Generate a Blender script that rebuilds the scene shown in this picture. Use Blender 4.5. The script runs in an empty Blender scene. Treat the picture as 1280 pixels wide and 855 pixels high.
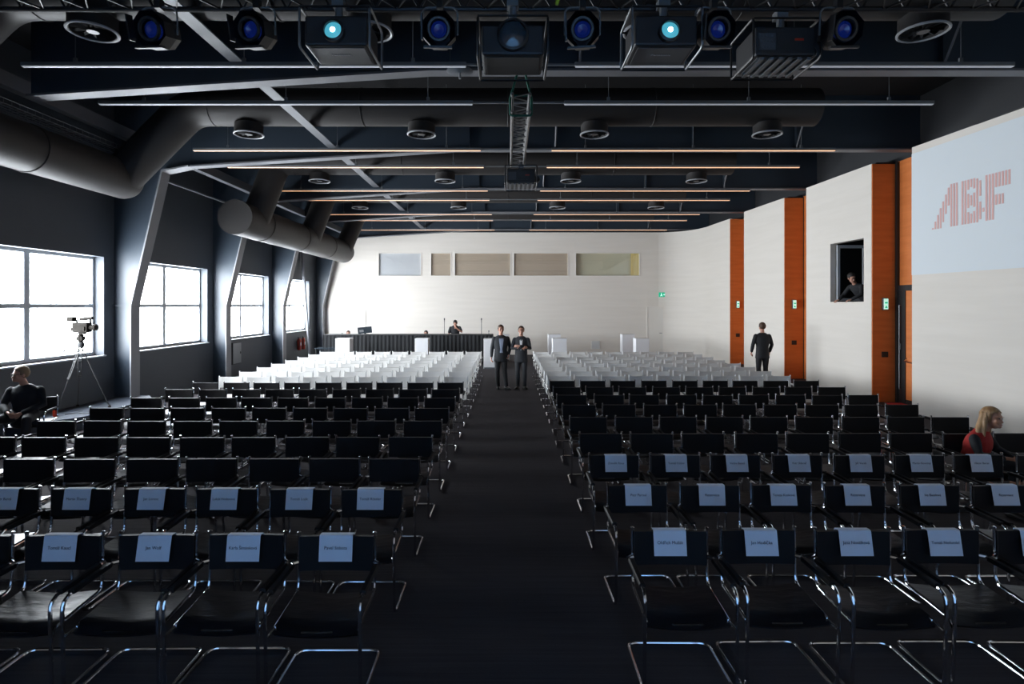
import bpy, bmesh, math, random
from mathutils import Vector, Matrix
random.seed(7)
PI = math.pi
SC = bpy.context.scene
COL = SC.collection
V = Vector

# ------------------------------------------------------------------ materials
def mat(name, col, rough=0.6, metal=0.0, spec=0.5, emit=None, estr=0.0, bump=None, vary=None, coat=0.0):
    m = bpy.data.materials.new(name); m.use_nodes = True
    nt = m.node_tree; b = nt.nodes['Principled BSDF']
    b.inputs['Base Color'].default_value = (*col, 1)
    b.inputs['Roughness'].default_value = rough
    b.inputs['Metallic'].default_value = metal
    b.inputs['Specular IOR Level'].default_value = spec
    b.inputs['Coat Weight'].default_value = coat
    if emit:
        b.inputs['Emission Color'].default_value = (*emit, 1)
        b.inputs['Emission Strength'].default_value = estr
    tc = nt.nodes.new('ShaderNodeTexCoord')
    if vary:                       # (scale xyz, amount, second colour)
        mp = nt.nodes.new('ShaderNodeMapping'); mp.inputs['Scale'].default_value = vary[0]
        nz = nt.nodes.new('ShaderNodeTexNoise'); nz.inputs['Scale'].default_value = 1.0; nz.inputs['Detail'].default_value = 5
        rp = nt.nodes.new('ShaderNodeValToRGB')
        rp.color_ramp.elements[0].position = 0.35; rp.color_ramp.elements[1].position = 0.65
        rp.color_ramp.elements[0].color = (*col, 1); rp.color_ramp.elements[1].color = (*vary[1], 1)
        nt.links.new(tc.outputs['Object'], mp.inputs[0]); nt.links.new(mp.outputs[0], nz.inputs['Vector'])
        nt.links.new(nz.outputs['Fac'], rp.inputs[0]); nt.links.new(rp.outputs[0], b.inputs['Base Color'])
    if bump:                       # (scale xyz, strength, distance)
        mp = nt.nodes.new('ShaderNodeMapping'); mp.inputs['Scale'].default_value = bump[0]
        nz = nt.nodes.new('ShaderNodeTexNoise'); nz.inputs['Scale'].default_value = 1.0; nz.inputs['Detail'].default_value = 4
        bp = nt.nodes.new('ShaderNodeBump'); bp.inputs['Strength'].default_value = bump[1]; bp.inputs['Distance'].default_value = bump[2]
        nt.links.new(tc.outputs['Object'], mp.inputs[0]); nt.links.new(mp.outputs[0], nz.inputs['Vector'])
        nt.links.new(nz.outputs['Fac'], bp.inputs['Height']); nt.links.new(bp.outputs[0], b.inputs['Normal'])
    return m

M = {}
M['carpet'] = mat('dark carpet', (.042, .037, .041), .95, spec=.25, vary=((0.9, 40, 1), (.055, .049, .054)), bump=((60, 220, 60), .5, .006))
M['ceiling'] = mat('dark ceiling board', (.009, .009, .011), .9, vary=((.8, .25, 1), (.012, .012, .013)))
M['slate'] = mat('slate blue wall paint', (.055, .064, .076), .6, bump=((3, 3, 3), .15, .01), vary=((.6, .6, .6), (.060, .069, .082)))
M['slate_dark'] = mat('dark grey wall paint', (.020, .021, .024), .7)
M['steel_web'] = mat('blue grey painted steel', (.030, .043, .060), .42, spec=.6)
M['steel_flange'] = mat('pale grey painted steel', (.13, .135, .15), .5)
M['column_flange'] = mat('pale column flange paint', (.21, .215, .23), .5)  # lighter grey than the beam flanges
M['white_wall'] = mat('white fine slatted board', (.80, .75, .685), .8, spec=.15, bump=((.6, .6, 16), .3, .005), vary=((.5, .5, 7), (.77, .72, .655)))
M['door_white'] = mat('white door leaf', (.82, .78, .72), .45)
M['win_frame'] = mat('pale grey window frame', (.55, .58, .62), .45)
M['wood'] = mat('orange wood veneer', (.62, .175, .038), .5, vary=((1.2, 1.2, 9), (.70, .215, .052)), bump=((2, 2, 30), .1, .003))
M['black_metal'] = mat('black metal', (.012, .012, .013), .45, spec=.5)
M['black_plastic'] = mat('black plastic', (.02, .02, .022), .5)
M['dark_grey'] = mat('dark grey shell', (.022, .023, .025), .4)
M['mid_shell'] = mat('grey projector base', (.07, .074, .08), .4)
M['mid_grey'] = mat('mid grey metal', (.17, .18, .19), .4, metal=.4)
M['truss_al'] = mat('aluminium truss tube', (.27, .27, .27), .35, metal=.8)
M['truss_black'] = mat('black truss tube', (.014, .014, .016), .5, metal=.1)
M['duct'] = mat('grey spiral duct', (.022, .020, .020), .6, metal=.1, vary=((.7, 1.3, .7), (.028, .025, .024)))
M['ring'] = mat('pale diffuser ring', (.30, .31, .33), .4)
M['chrome'] = mat('chrome tube', (.78, .79, .82), .12, metal=1.0)
M['leather_black'] = mat('black leather', (.013, .012, .013), .55, spec=.16, bump=((60, 60, 60), .1, .002))
M['seat_black'] = mat('black seat leather', (.007, .007, .009), .36, spec=.5, bump=((4, 14, 4), .35, .02))
M['camera_shell'] = mat('matt dark camera shell', (.022, .019, .016), .8, spec=.12)
M['tripod_tube'] = mat('dull tripod tube', (.06, .06, .062), .6, spec=.3)
M['bright_chrome'] = mat('white painted tube', (.86, .86, .85), .3)  # chrome posts of the white chairs, their bright reflection painted as white
M['leather_white'] = mat('white leather', (.72, .71, .69), .5, spec=.4)
M['paper'] = mat('white paper', (.72, .76, .84), .8)
M['ink'] = mat('dark ink', (.03, .03, .06), .8)
M['lightbox'] = mat('white lectern board', (.82, .82, .84), .5)
M['cloth_black'] = mat('black table cloth', (.012, .013, .015), .85)
M['screen'] = mat('projected picture', (.74, .79, .82), .8, bump=((.6, .6, 16), .2, .004))  # pale blue of the projected light, put into the base colour
M['logo_red'] = mat('projected red letters', (.74, .45, .42), .8)  # red of the projected letters, painted on as colour
M['strip_warm'] = mat('warm strip diffuser', (.8, .7, .6), .5, emit=(1, .50, .25), estr=.62)
M['strip_dim'] = mat('pale strip diffuser', (.42, .44, .48), .5, emit=(.85, .9, 1), estr=.10)  # strips are off; weak emission imitates the pale light they reflect
M['strip_house'] = mat('strip aluminium housing', (.20, .21, .22), .45, metal=.3)
M['lens_blue'] = mat('blue spotlight lens', (.01, .015, .08), .08, spec=.8, emit=(.02, .08, .85), estr=.035)
M['lens_dark'] = mat('dark glass lens', (.03, .045, .06), .08, spec=.9)
M['lens_lit'] = mat('lit projector lens', (.02, .12, .16), .1, emit=(.08, .45, .6), estr=.5)
M['lens_core'] = mat('projector light core', (.9, 1, 1), .1, emit=(.75, .95, 1.0), estr=8)
M['sling'] = mat('green round sling', (.01, .10, .07), .8)
M['red'] = mat('red enamel', (.45, .03, .01), .35)
M['green_sign'] = mat('green exit sign', (.0, .2, .1), .5, emit=(.0, .36, .2), estr=.6)
M['sign_white'] = mat('lit white sign face', (.8, .9, .85), .5, emit=(.5, 1, .8), estr=.45)
M['blind_brown'] = mat('beige brown window blind', (.52, .43, .33), .8, bump=((.1, .1, 18), .5, .01))
M['blind_grey'] = mat('pale grey window blind', (.60, .62, .64), .8, bump=((.1, .1, 18), .5, .01))
M['blind_green'] = mat('greenish room behind glass', (.60, .58, .43), .8)
M['curtain'] = mat('yellow curtain', (.80, .68, .30), .8)
M['skin'] = mat('skin', (.52, .27, .19), .5)
M['skin_tan'] = mat('warm skin', (.50, .24, .15), .5)
M['lips'] = mat('lips', (.40, .10, .09), .5)
M['eye'] = mat('dark eye', (.03, .02, .02), .3)
M['hair_brown'] = mat('brown hair', (.07, .035, .02), .6)
M['hair_dark'] = mat('dark hair', (.018, .013, .012), .6)
M['hair_blond'] = mat('blond hair', (.46, .28, .13), .45, bump=((90, 90, 6), .5, .01), vary=((40, 40, 3), (.30, .16, .07)))
M['hair_fair'] = mat('light brown hair', (.22, .14, .08), .55)
M['suit_grey'] = mat('charcoal suit cloth', (.030, .032, .037), .8)
M['suit_black'] = mat('black suit cloth', (.014, .015, .018), .8)
M['shirt_blue'] = mat('pale blue shirt', (.40, .46, .60), .8)
M['shirt_white'] = mat('white shirt', (.75, .76, .78), .8)
M['tee_black'] = mat('black cotton', (.016, .017, .020), .9)
M['tee_red'] = mat('red knit', (.34, .015, .012), .85)
M['navy'] = mat('navy coat cloth', (.005, .008, .013), .85)
M['shoe'] = mat('black shoe leather', (.012, .012, .012), .3)
M['red_mat'] = mat('red mat', (.55, .02, .02), .8)
M['bluepc'] = mat('dark screen', (.02, .03, .04), .2)
M['platform'] = mat('blue grey platform carpet', (.045, .055, .075), .7)
gl = bpy.data.materials.new('clear glass'); gl.use_nodes = True
nt = gl.node_tree; nt.nodes.clear()
o_ = nt.nodes.new('ShaderNodeOutputMaterial'); mx = nt.nodes.new('ShaderNodeMixShader')
tr = nt.nodes.new('ShaderNodeBsdfTransparent'); gs = nt.nodes.new('ShaderNodeBsdfGlossy'); gs.inputs['Roughness'].default_value = .02
mx.inputs[0].default_value = .06
nt.links.new(tr.outputs[0], mx.inputs[1]); nt.links.new(gs.outputs[0], mx.inputs[2]); nt.links.new(mx.outputs[0], o_.inputs[0])
M['glass'] = gl

# ------------------------------------------------------------------ mesh helpers
def bx(bm, lo, hi, mtx=None):
    x0, y0, z0 = lo; x1, y1, z1 = hi
    vs = [V((x, y, z)) for z in (z0, z1) for (x, y) in ((x0, y0), (x1, y0), (x1, y1), (x0, y1))]
    if mtx: vs = [mtx @ v for v in vs]
    v = [bm.verts.new(p) for p in vs]
    for f in ((3, 2, 1, 0), (4, 5, 6, 7), (0, 1, 5, 4), (1, 2, 6, 5), (2, 3, 7, 6), (3, 0, 4, 7)):
        bm.faces.new([v[i] for i in f])

def prism(bm, poly, axis, a, b):
    """poly: 2-D points; axis 'x','y','z' is the extrusion axis from a to b"""
    def P(p, t):
        return {'x': V((t, p[0], p[1])), 'y': V((p[0], t, p[1])), 'z': V((p[0], p[1], t))}[axis]
    A = [bm.verts.new(P(p, a)) for p in poly]; B = [bm.verts.new(P(p, b)) for p in poly]
    n = len(poly)
    bm.faces.new(A); bm.faces.new(B[::-1])
    for i in range(n): bm.faces.new((A[i], B[i], B[(i + 1) % n], A[(i + 1) % n]))

def fillet(pts, r, n=4, closed=False):
    pts = [V(p) for p in pts]; out = []
    N = len(pts)
    for i, p in enumerate(pts):
        if not closed and i in (0, N - 1): out.append(p); continue
        a = pts[i - 1]; c = pts[(i + 1) % N]
        rr = r[i] if isinstance(r, (list, tuple)) else r
        d1 = (a - p); d2 = (c - p)
        rr = min(rr, d1.length * .49, d2.length * .49)
        s = p + d1.normalized() * rr; e = p + d2.normalized() * rr
        for k in range(n + 1):
            t = k / n
            out.append(s * (1 - t) ** 2 + p * 2 * t * (1 - t) + e * t * t)
    return out

def tube(bm, pts, r, seg=8, closed=False, caps=True):
    pts = [V(p) for p in pts]; N = len(pts)
    rad = r if isinstance(r, (list, tuple)) else [r] * N
    rings = []; up = None
    for i in range(N):
        a = pts[i - 1] if (i > 0 or closed) else pts[i]
        b = pts[(i + 1) % N] if (i < N - 1 or closed) else pts[i]
        t = (b - a)
        if t.length < 1e-9: t = V((0, 0, 1))
        t.normalize()
        if up is None:
            up = V((0, 0, 1)) if abs(t.z) < .9 else V((1, 0, 0))
        up = (up - t * up.dot(t))
        if up.length < 1e-6: up = t.orthogonal()
        up.normalize(); s = t.cross(up)
        rings.append([bm.verts.new(pts[i] + (up * math.cos(2 * PI * k / seg) + s * math.sin(2 * PI * k / seg)) * rad[i]) for k in range(seg)])
    for i in range(N if closed else N - 1):
        A = rings[i]; B = rings[(i + 1) % N]
        for k in range(seg): bm.faces.new((A[k], A[(k + 1) % seg], B[(k + 1) % seg], B[k]))
    if caps and not closed:
        bm.faces.new(rings[0][::-1]); bm.faces.new(rings[-1])

def lathe(bm, prof, loc, axis='z', seg=24, cap=True):
    rings = []
    for (r, h) in prof:
        ring = []
        for k in range(seg):
            a = 2 * PI * k / seg; c, s = r * math.cos(a), r * math.sin(a)
            p = {'z': V((c, s, h)), 'y': V((c, h, s)), 'x': V((h, c, s))}[axis]
            ring.append(bm.verts.new(V(loc) + p))
        rings.append(ring)
    for A, B in zip(rings, rings[1:]):
        for k in range(seg): bm.faces.new((A[k], A[(k + 1) % seg], B[(k + 1) % seg], B[k]))
    if cap:
        bm.faces.new(rings[0][::-1]); bm.faces.new(rings[-1])

def ring_torus(bm, loc, R, r, axis='z', seg=24, s2=8):
    pts = []
    for k in range(seg):
        a = 2 * PI * k / seg; c, s = R * math.cos(a), R * math.sin(a)
        pts.append(V(loc) + {'z': V((c, s, 0)), 'y': V((c, 0, s)), 'x': V((0, c, s))}[axis])
    tube(bm, pts, r, s2, closed=True)

def obj(name, bm, m, parent=None, smooth=False, bevel=0, mods=None):
    bmesh.ops.recalc_face_normals(bm, faces=bm.faces)
    me = bpy.data.meshes.new(name); bm.to_mesh(me); bm.free()
    me.materials.append(m)
    o = bpy.data.objects.new(name, me); COL.objects.link(o)
    if smooth:
        for p in me.polygons: p.use_smooth = True
        try:
            me.set_sharp_from_angle(angle=math.radians(40))
        except Exception: pass
    if parent: o.parent = parent
    if bevel:
        b = o.modifiers.new('bevel', 'BEVEL'); b.width = bevel; b.segments = 2; b.limit_method = 'ANGLE'
    return o

def B(): return bmesh.new()
def box(name, lo, hi, m, parent=None, bevel=0):
    bm = B(); bx(bm, lo, hi); return obj(name, bm, m, parent, bevel=bevel)

def tag(o, label, cat, group=None):
    o['label'] = label; o['category'] = cat
    if group: o['group'] = group
    return o
def thing(name, label, cat, loc=(0, 0, 0), rz=0, group=None):
    o = bpy.data.objects.new(name, None); COL.objects.link(o)
    o.location = loc; o.rotation_euler = (0, 0, rz); o.empty_display_size = .1
    return tag(o, label, cat, group)
def struct(o): o['kind'] = 'structure'; return o

ORD = ['first', 'second', 'third', 'fourth', 'fifth', 'sixth', 'seventh', 'eighth', 'ninth', 'tenth']

# ------------------------------------------------------------------ dimensions
FR = [8.85 + 4.45 * k for k in range(4)] + [27.3]      # frames
CE = 7.3
YB = 27.6
YF = -2.5

# floor, ceiling
struct(box('floor', (-9.6, YF, -.2), (12, YB + .6, 0), M['carpet']))
struct(box('ceiling', (-9.6, YF, CE), (12, YB + .6, CE + .2), M['ceiling']))
struct(box('wall_front', (-9.6, YF - .2, 0), (12, YF, CE), M['white_wall']))  # unseen stage wall, assumed white so the projector beams bounce back
struct(box('wall_back_sky_block', (-9.6, YB + .5, 0), (12, YB + .6, CE), M['slate_dark']))  # unseen wall added to keep sky light out behind the high windows
struct(box('wall_right_outer', (11.95, YF, 0), (12.1, YB + .6, CE), M['slate_dark']))

# left wall with window openings
wins = [(f + .45, f + 4.1) for f in FR[:4]]
ZS, ZH = 1.27, 3.50
bm = B(); y = YF
for (a, b) in wins:
    bx(bm, (-9.5, y, 0), (-9.2, a, CE)); bx(bm, (-9.5, a, 0), (-9.2, b, ZS)); bx(bm, (-9.5, a, ZH), (-9.2, b, CE)); y = b
bx(bm, (-9.5, y, 0), (-9.2, YB + .6, CE))
struct(obj('wall_left', bm, M['slate']))
for i, (a, b) in enumerate(wins):
    w = bpy.data.objects.new('window_%d' % (i + 1), None); COL.objects.link(w); w.location = (-9.44, (a + b) / 2, ZS); struct(w)
    c = (b - a) / 2; h = ZH - ZS; bm = B()
    bx(bm, (-.05, -c, 0), (.03, c, .07)); bx(bm, (-.05, -c, h - .07), (.03, c, h))
    bx(bm, (-.05, -c, .07), (.03, -c + .07, h - .07)); bx(bm, (-.05, c - .07, .07), (.03, c, h - .07))
    bx(bm, (-.05, -.07, .07), (.03, .07, h - .07))
    for s in (-1, 1):
        y0, y1 = sorted((s * .07, s * (c - .07)))
        bx(bm, (-.05, y0, h / 2 - .045), (.03, y1, h / 2 + .045))
    obj('window_frame', bm, M['win_frame'], w)
    box('glass_pane', (-.012, -c + .05, .05), (-.006, c - .05, h - .05), M['glass'], w)
    box('window_sill', (.03, -c, -.03), (.30, c, .0), M['win_frame'], w)

# back wall with the curved corner
PX = lambda px, d: (px - 635) * d / 711
PZ = lambda py, d: 2.4 + (381.5 - py) * d / 711
HW = [(472.6, 527, 'blind_grey'), (538, 564, 'blind_brown'), (567.8, 638.6, 'blind_brown'), (641.6, 710.7, 'blind_brown'), (719, 800, 'blind_green')]
bm = B(); T = .25
zl, zh = 3.80, 4.95
bx(bm, (-9.2, YB, 0), (7.3, YB + T, zl)); bx(bm, (-9.2, YB, zh), (7.3, YB + T, 5.93))
x = -9.2
for (a, b, _) in HW:
    xa, xb = PX(a, YB), PX(b, YB); bx(bm, (x, YB, zl), (xa, YB + T, zh)); x = xb
bx(bm, (x, YB, zl), (7.3, YB + T, zh))
arc = [(7.3, YB)] + [(7.3 + 1.66 * math.sin(t), YB - 2.2 + 2.2 * math.cos(t)) for t in [k * PI / 24 for k in range(1, 13)]] + [(9.05, 23.2)]
outer = [(9.65, 23.2), (9.65, YB + T), (7.3, YB + T)]
prism(bm, arc + outer, 'z', 0, 5.93)
struct(obj('wall_back', bm, M['white_wall'], smooth=True))
struct(box('wall_back_upper', (-9.2, YB - .02, 5.93), (9.6, YB + T, CE), M['slate_dark']))
for i, (a, b, mm) in enumerate(HW):
    xa, xb = PX(a, YB), PX(b, YB); c = (xb - xa) / 2; h = zh - zl
    w = bpy.data.objects.new('window_%d' % (i + 5), None); COL.objects.link(w); w.location = ((xa + xb) / 2, YB, zl); struct(w)
    bm = B(); f = .035
    bx(bm, (-c, -.015, 0), (c, .06, f)); bx(bm, (-c, -.015, h - f), (c, .06, h)); bx(bm, (-c, -.015, f), (-c + f, .06, h - f)); bx(bm, (c - f, -.015, f), (c, .06, h - f))
    obj('window_frame', bm, M['white_wall'] if i == 0 else M['door_white'], w)
    bm = B()
    if mm == 'blind_green':
        bx(bm, (-c, .2, 0), (c, .22, h)); obj('backing_wall', bm, M[mm], w)
        bm = B(); pts = [(c - .42 + .40 * k / 20, .13 + .02 * math.sin(k * 2.2)) for k in range(21)]
        for (p, q) in zip(pts, pts[1:]):
            v = [bm.verts.new((p[0], p[1], 0)), bm.verts.new((q[0], q[1], 0)), bm.verts.new((q[0], q[1], h)), bm.verts.new((p[0], p[1], h))]; bm.faces.new(v)
        obj('curtain', bm, M['curtain'], w)
    else:
        n = 26
        for k in range(n): bx(bm, (-c + f, .06, f + (h - 2 * f) * k / n), (c - f, .075, f + (h - 2 * f) * (k + .92) / n))
        obj('blind', bm, M[mm], w)
    box('glass_pane', (-c + f, .03, f), (c - f, .035, h - f), M['glass'], w)

# doors in the back wall
def white_door(idx, x0, x1, ztop, mid):
    d = bpy.data.objects.new('door_%d' % idx, None); COL.objects.link(d); d.location = (x0, YB, 0); struct(d)
    w = x1 - x0; bm = B(); f = .05
    bx(bm, (-f, -.03, 0), (0, .0, ztop + f)); bx(bm, (w, -.03, 0), (w + f, .0, ztop + f)); bx(bm, (0, -.03, ztop), (w, .0, ztop + f))
    obj('door_frame', bm, M['door_white'], d)
    box('door_leaf', (.01, -.018, .01), (mid - .008, -.002, ztop - .01), M['door_white'], d)
    box('door_leaf', (mid + .008, -.018, .01), (w - .01, -.002, ztop - .01), M['door_white'], d)
    bm = B(); tube(bm, [(mid - .08, -.02, 1.05), (mid - .08, -.07, 1.05), (mid - .2, -.07, 1.05)], .012, 6); obj('door_handle', bm, M['mid_grey'], d)
white_door(1, PX(405.5, YB), PX(456, YB), 2.22, 1.02)
white_door(2, PX(809.5, YB), PX(846, YB), 2.28, .76)

# right side: screen wall, stepped wall panels, recess wall, upper wall
def slab(name, near, far, th, z0, z1, m, hole=None):
    n = V((near[0], near[1])); f = V((far[0], far[1])); d = (f - n); L = d.length; d.normalize(); nrm = V((-d.y, d.x)) * -1
    if nrm.x < 0: nrm = -nrm
    bm = B()
    def seg(a, b, zz0, zz1):
        p = [n + d * a, n + d * b, n + d * b + nrm * th, n + d * a + nrm * th]
        prism(bm, [(q.x, q.y) for q in p], 'z', zz0, zz1)
    if hole:
        ha, hb, hz0, hz1 = hole
        seg(0, ha, z0, z1); seg(hb, L, z0, z1); seg(ha, hb, z0, hz0); seg(ha, hb, hz1, z1)
    else: seg(0, L, z0, z1)
    return struct(obj(name, bm, m))
slab('wall_right', (9.02 + .0615 * (12.7 - YF), YF), (9.02, 12.7), .5, 0, 5.92, M['white_wall'])
P3n, P3f = (9.03, 14.13), (8.93, 17.03)
P2n, P2f = (9.03, 18.6), (8.88, 21.4)
slab('wall_right_booth_side', P3n, P3f, .2, 0, 5.91, M['white_wall'], hole=(.29, 1.70, 2.49, 4.10))
slab('wall_right_far_side', P2n, P2f, .2, 0, 5.91, M['white_wall'])
struct(box('wall_right_recess', (9.65, 12.4, 0), (9.95, 14.13, 5.95), M['wood']))
struct(box('wall_right_recess_middle', (9.65, 16.9, 0), (9.95, 18.6, 5.95), M['wood']))
struct(box('wall_right_recess_far', (9.65, 21.2, 0), (9.95, 23.2, 5.95), M['wood']))
struct(box('wall_right_upper', (9.66, YF, 5.95), (9.95, YB, CE), M['slate_dark']))
struct(box('wall_right_end', (9.21, 16.98, 0), (9.65, 17.03, 5.9), M['wood']))
struct(box('wall_right_end_far', (9.1, 21.35, 0), (9.65, 21.4, 5.9), M['wood']))
struct(box('wall_right_backing', (9.95, 18.3, 0), (10.1, YB, CE), M['slate_dark']))
# caps over the panels
bm = B()
for (y0, y1) in ((YF, 12.7), (14.13, 17.03), (18.6, 21.4), (23.2, 25.4)): bx(bm, (9.15 if y0 > 13 else 9.12, y0, 5.915), (9.66, y1, 5.95))
struct(obj('trim_1', bm, M['slate_dark']))
# orange return boards at the near end of every panel
for k, (px_, py_) in enumerate((P3n, P2n, (9.05, 23.2))):
    struct(box('trim_%d' % (k + 2), (px_ + .005, py_ - .03, 0), (9.64, py_ - .001, 5.90), M['wood']))
    bm = B(); bx(bm, (9.64, py_ - .06, 0), (9.72, py_ + .03, 5.93)); struct(obj('trim_%d' % (k + 5), bm, M['black_metal']))
    s = thing('exit_lamp', 'small lit green and white escape sign on the %s orange wood strip' % ('nearest', 'middle', 'farthest')[k], 'sign', (px_ + .30, py_ - .03, 2.28), group='escape signs on the wood strips')
    box('housing', (-.06, -.06, 0), (.06, -.0, .30), M['mid_grey'], s, .008)
    bm = B(); bx(bm, (-.05, -.072, .02), (.05, -.06, .28)); obj('lit_face', bm, M['sign_white'], s)
    bm = B(); bx(bm, (-.035, -.076, .16), (.035, -.073, .20)); prism(bm, [(-.035, .05), (.035, .05), (0, .12)], 'y', -.076, -.073); obj('green_symbol', bm, M['green_sign'], s)
    s = thing('wall_socket', 'black square wall socket on the %s orange wood strip' % ('nearest', 'middle', 'farthest')[k], 'socket', (px_ + .31, py_ - .03, 1.18), group='sockets on the wood strips')
    box('plate', (-.08, -.015, -.07), (.08, 0, .07), M['black_plastic'], s, .004)
    bm = B(); lathe(bm, [(.03, -.018), (.03, -.015)], (-.035, 0, 0), 'y', 12); lathe(bm, [(.03, -.018), (.03, -.015)], (.035, 0, 0), 'y', 12); obj('outlet', bm, M['dark_grey'], s)
# door in the nearest recess
d = bpy.data.objects.new('door_3', None); COL.objects.link(d); d.location = (9.65, 12.75, 0); struct(d)
bm = B(); zt = 2.75
bx(bm, (-.06, 1.26, 0), (0, 1.34, 5.93)); bx(bm, (-.05, 0, zt), (0, 1.26, zt + .14)); bx(bm, (-.05, 1.0, 0), (0, 1.10, zt)); bx(bm, (-.04, 1.10, 0), (-.005, 1.26, zt)); bx(bm, (-.04, 0, .0), (0, 1.0, .12))
obj('door_frame', bm, M['black_metal'], d)
box('door_leaf', (-.03, .0, .12), (-.002, 1.0, zt), M['wood'], d)
bm = B(); tube(bm, [(-.05, 1.17, .35), (-.075, 1.17, .35), (-.075, 1.17, 2.4), (-.05, 1.17, 2.4)], .012, 6); obj('pull_bar', bm, M['mid_grey'], d)
bm = B(); tube(bm, fillet([(-.03, .97, 1.12), (-.10, .97, 1.05), (-.10, .80, 1.03), (-.10, .3, 1.03), (-.03, .28, 1.03)], .03), .013, 6); obj('door_handle', bm, M['chrome'], d)
bm = B(); bx(bm, (-.065, 1.14, 1.32), (-.04, 1.2, 1.46)); obj('lock_plate', bm, M['mid_grey'], d)
tag(box('door_mat', (9.2, 12.75, 0), (9.6, 13.9, .015), M['red_mat']), 'bright red mat on the floor in front of the orange side door', 'mat')
# booth behind the inner window
bm = B()
bx(bm, (9.6, 14.2, 1.5), (12, 17.0, 1.6)); bx(bm, (9.6, 14.2, 4.6), (12, 17.0, 4.7)); bx(bm, (11.9, 14.2, 1.6), (12, 17, 4.6))
bx(bm, (9.25, 14.18, 1.6), (12, 14.28, 4.6)); bx(bm, (9.2, 16.8, 1.6), (12, 16.95, 4.6)); bx(bm, (9.2, 14.2, 4.55), (9.65, 16.9, 4.65)); bx(bm, (9.24, 14.2, 1.5), (9.65, 16.9, 1.6))
struct(obj('wall_booth', bm, M['slate_dark']))
w = bpy.data.objects.new('window_10', None); COL.objects.link(w); w.location = (9.12, 15.74, 2.52); struct(w)
bm = B()      # the sash stands open, swung into the dark room
bx(bm, (0, 0, 1.46), (.78, .05, 1.54)); bx(bm, (0, 0, 0), (.07, .05, 1.46)); bx(bm, (.71, 0, 0), (.78, .05, 1.46)); bx(bm, (.07, 0, 0), (.71, .05, .07))
obj('window_frame', bm, M['win_frame'], w)
box('glass_pane', (.07, .02, .07), (.71, .026, 1.46), M['glass'], w)

# projected picture and striped logo: projected light painted as flat colour
def wallp(y, z, off=.0):      # a point on the screen wall's face
    return V((9.02 + .0615 * (12.7 - y) - off, y, z))
sc_ = thing('projected_image', 'wide pale blue projected image with red striped letters on the right wall', 'screen', (9.1, 11.4, 3.0))
def wquad(bm, y0, y1, z0, z1, off, z0b=None, z1b=None):
    z0b = z0 if z0b is None else z0b; z1b = z1 if z1b is None else z1b
    a = [wallp(y0, z0, off), wallp(y1, z0b, off), wallp(y1, z1b, off), wallp(y0, z1, off)]
    b = [p + V((.004, 0, 0)) for p in a]
    v = [bm.verts.new(p - V((9.1, 11.4, 3.0))) for p in a + b]
    for f_ in ((0, 1, 2, 3), (7, 6, 5, 4), (0, 4, 5, 1), (1, 5, 6, 2), (2, 6, 7, 3), (3, 7, 4, 0)): bm.faces.new([v[i] for i in f_])
bm = B(); wquad(bm, 12.70, 3.5, 3.07, 5.77, .008); obj('image_surface', bm, M['screen'], sc_)
def inside(u, v):
    H = .87
    if not 0 <= v <= H: return False
    if u < .485:
        hi = u / .45 * H; lo = (u - .24) / .245 * .60
        return v <= hi and v >= max(lo, 0)
    if u <= .65: return True
    if u < .72: return False
    if u <= 1.22:
        for (cu, cv, r_) in ((.95, .63, .075), (.95, .27, .075)):
            if (u - cu) ** 2 + (v - cv) ** 2 < r_ * r_: return False
        if u > 1.02:
            e1 = ((u - 1.02) / .18) ** 2 + ((v - .65) / .22) ** 2 <= 1; e2 = ((u - 1.02) / .20) ** 2 + ((v - .22) / .235) ** 2 <= 1
            return e1 or e2
        return True
    if u < 1.255: return False
    if u <= 1.43: return True
    if .60 <= v: return True
    return .27 <= v <= .47 and u <= 1.68
bm = B(); u = .02
while u < 1.76:
    runs = []; start = None
    for k in range(0, 89):
        v_ = k * .01
        ok = inside(u, v_) and v_ <= .87
        if ok and start is None: start = v_
        if not ok and start is not None: runs.append((start, v_ - .01)); start = None
    for (a, b) in runs:
        if b > a: wquad(bm, 12.15 - u, 12.15 - u - .042, 4.01 + a, 4.01 + b, .0135)
    u += .0665
obj('striped_letters', bm, M['logo_red'], sc_)

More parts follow.
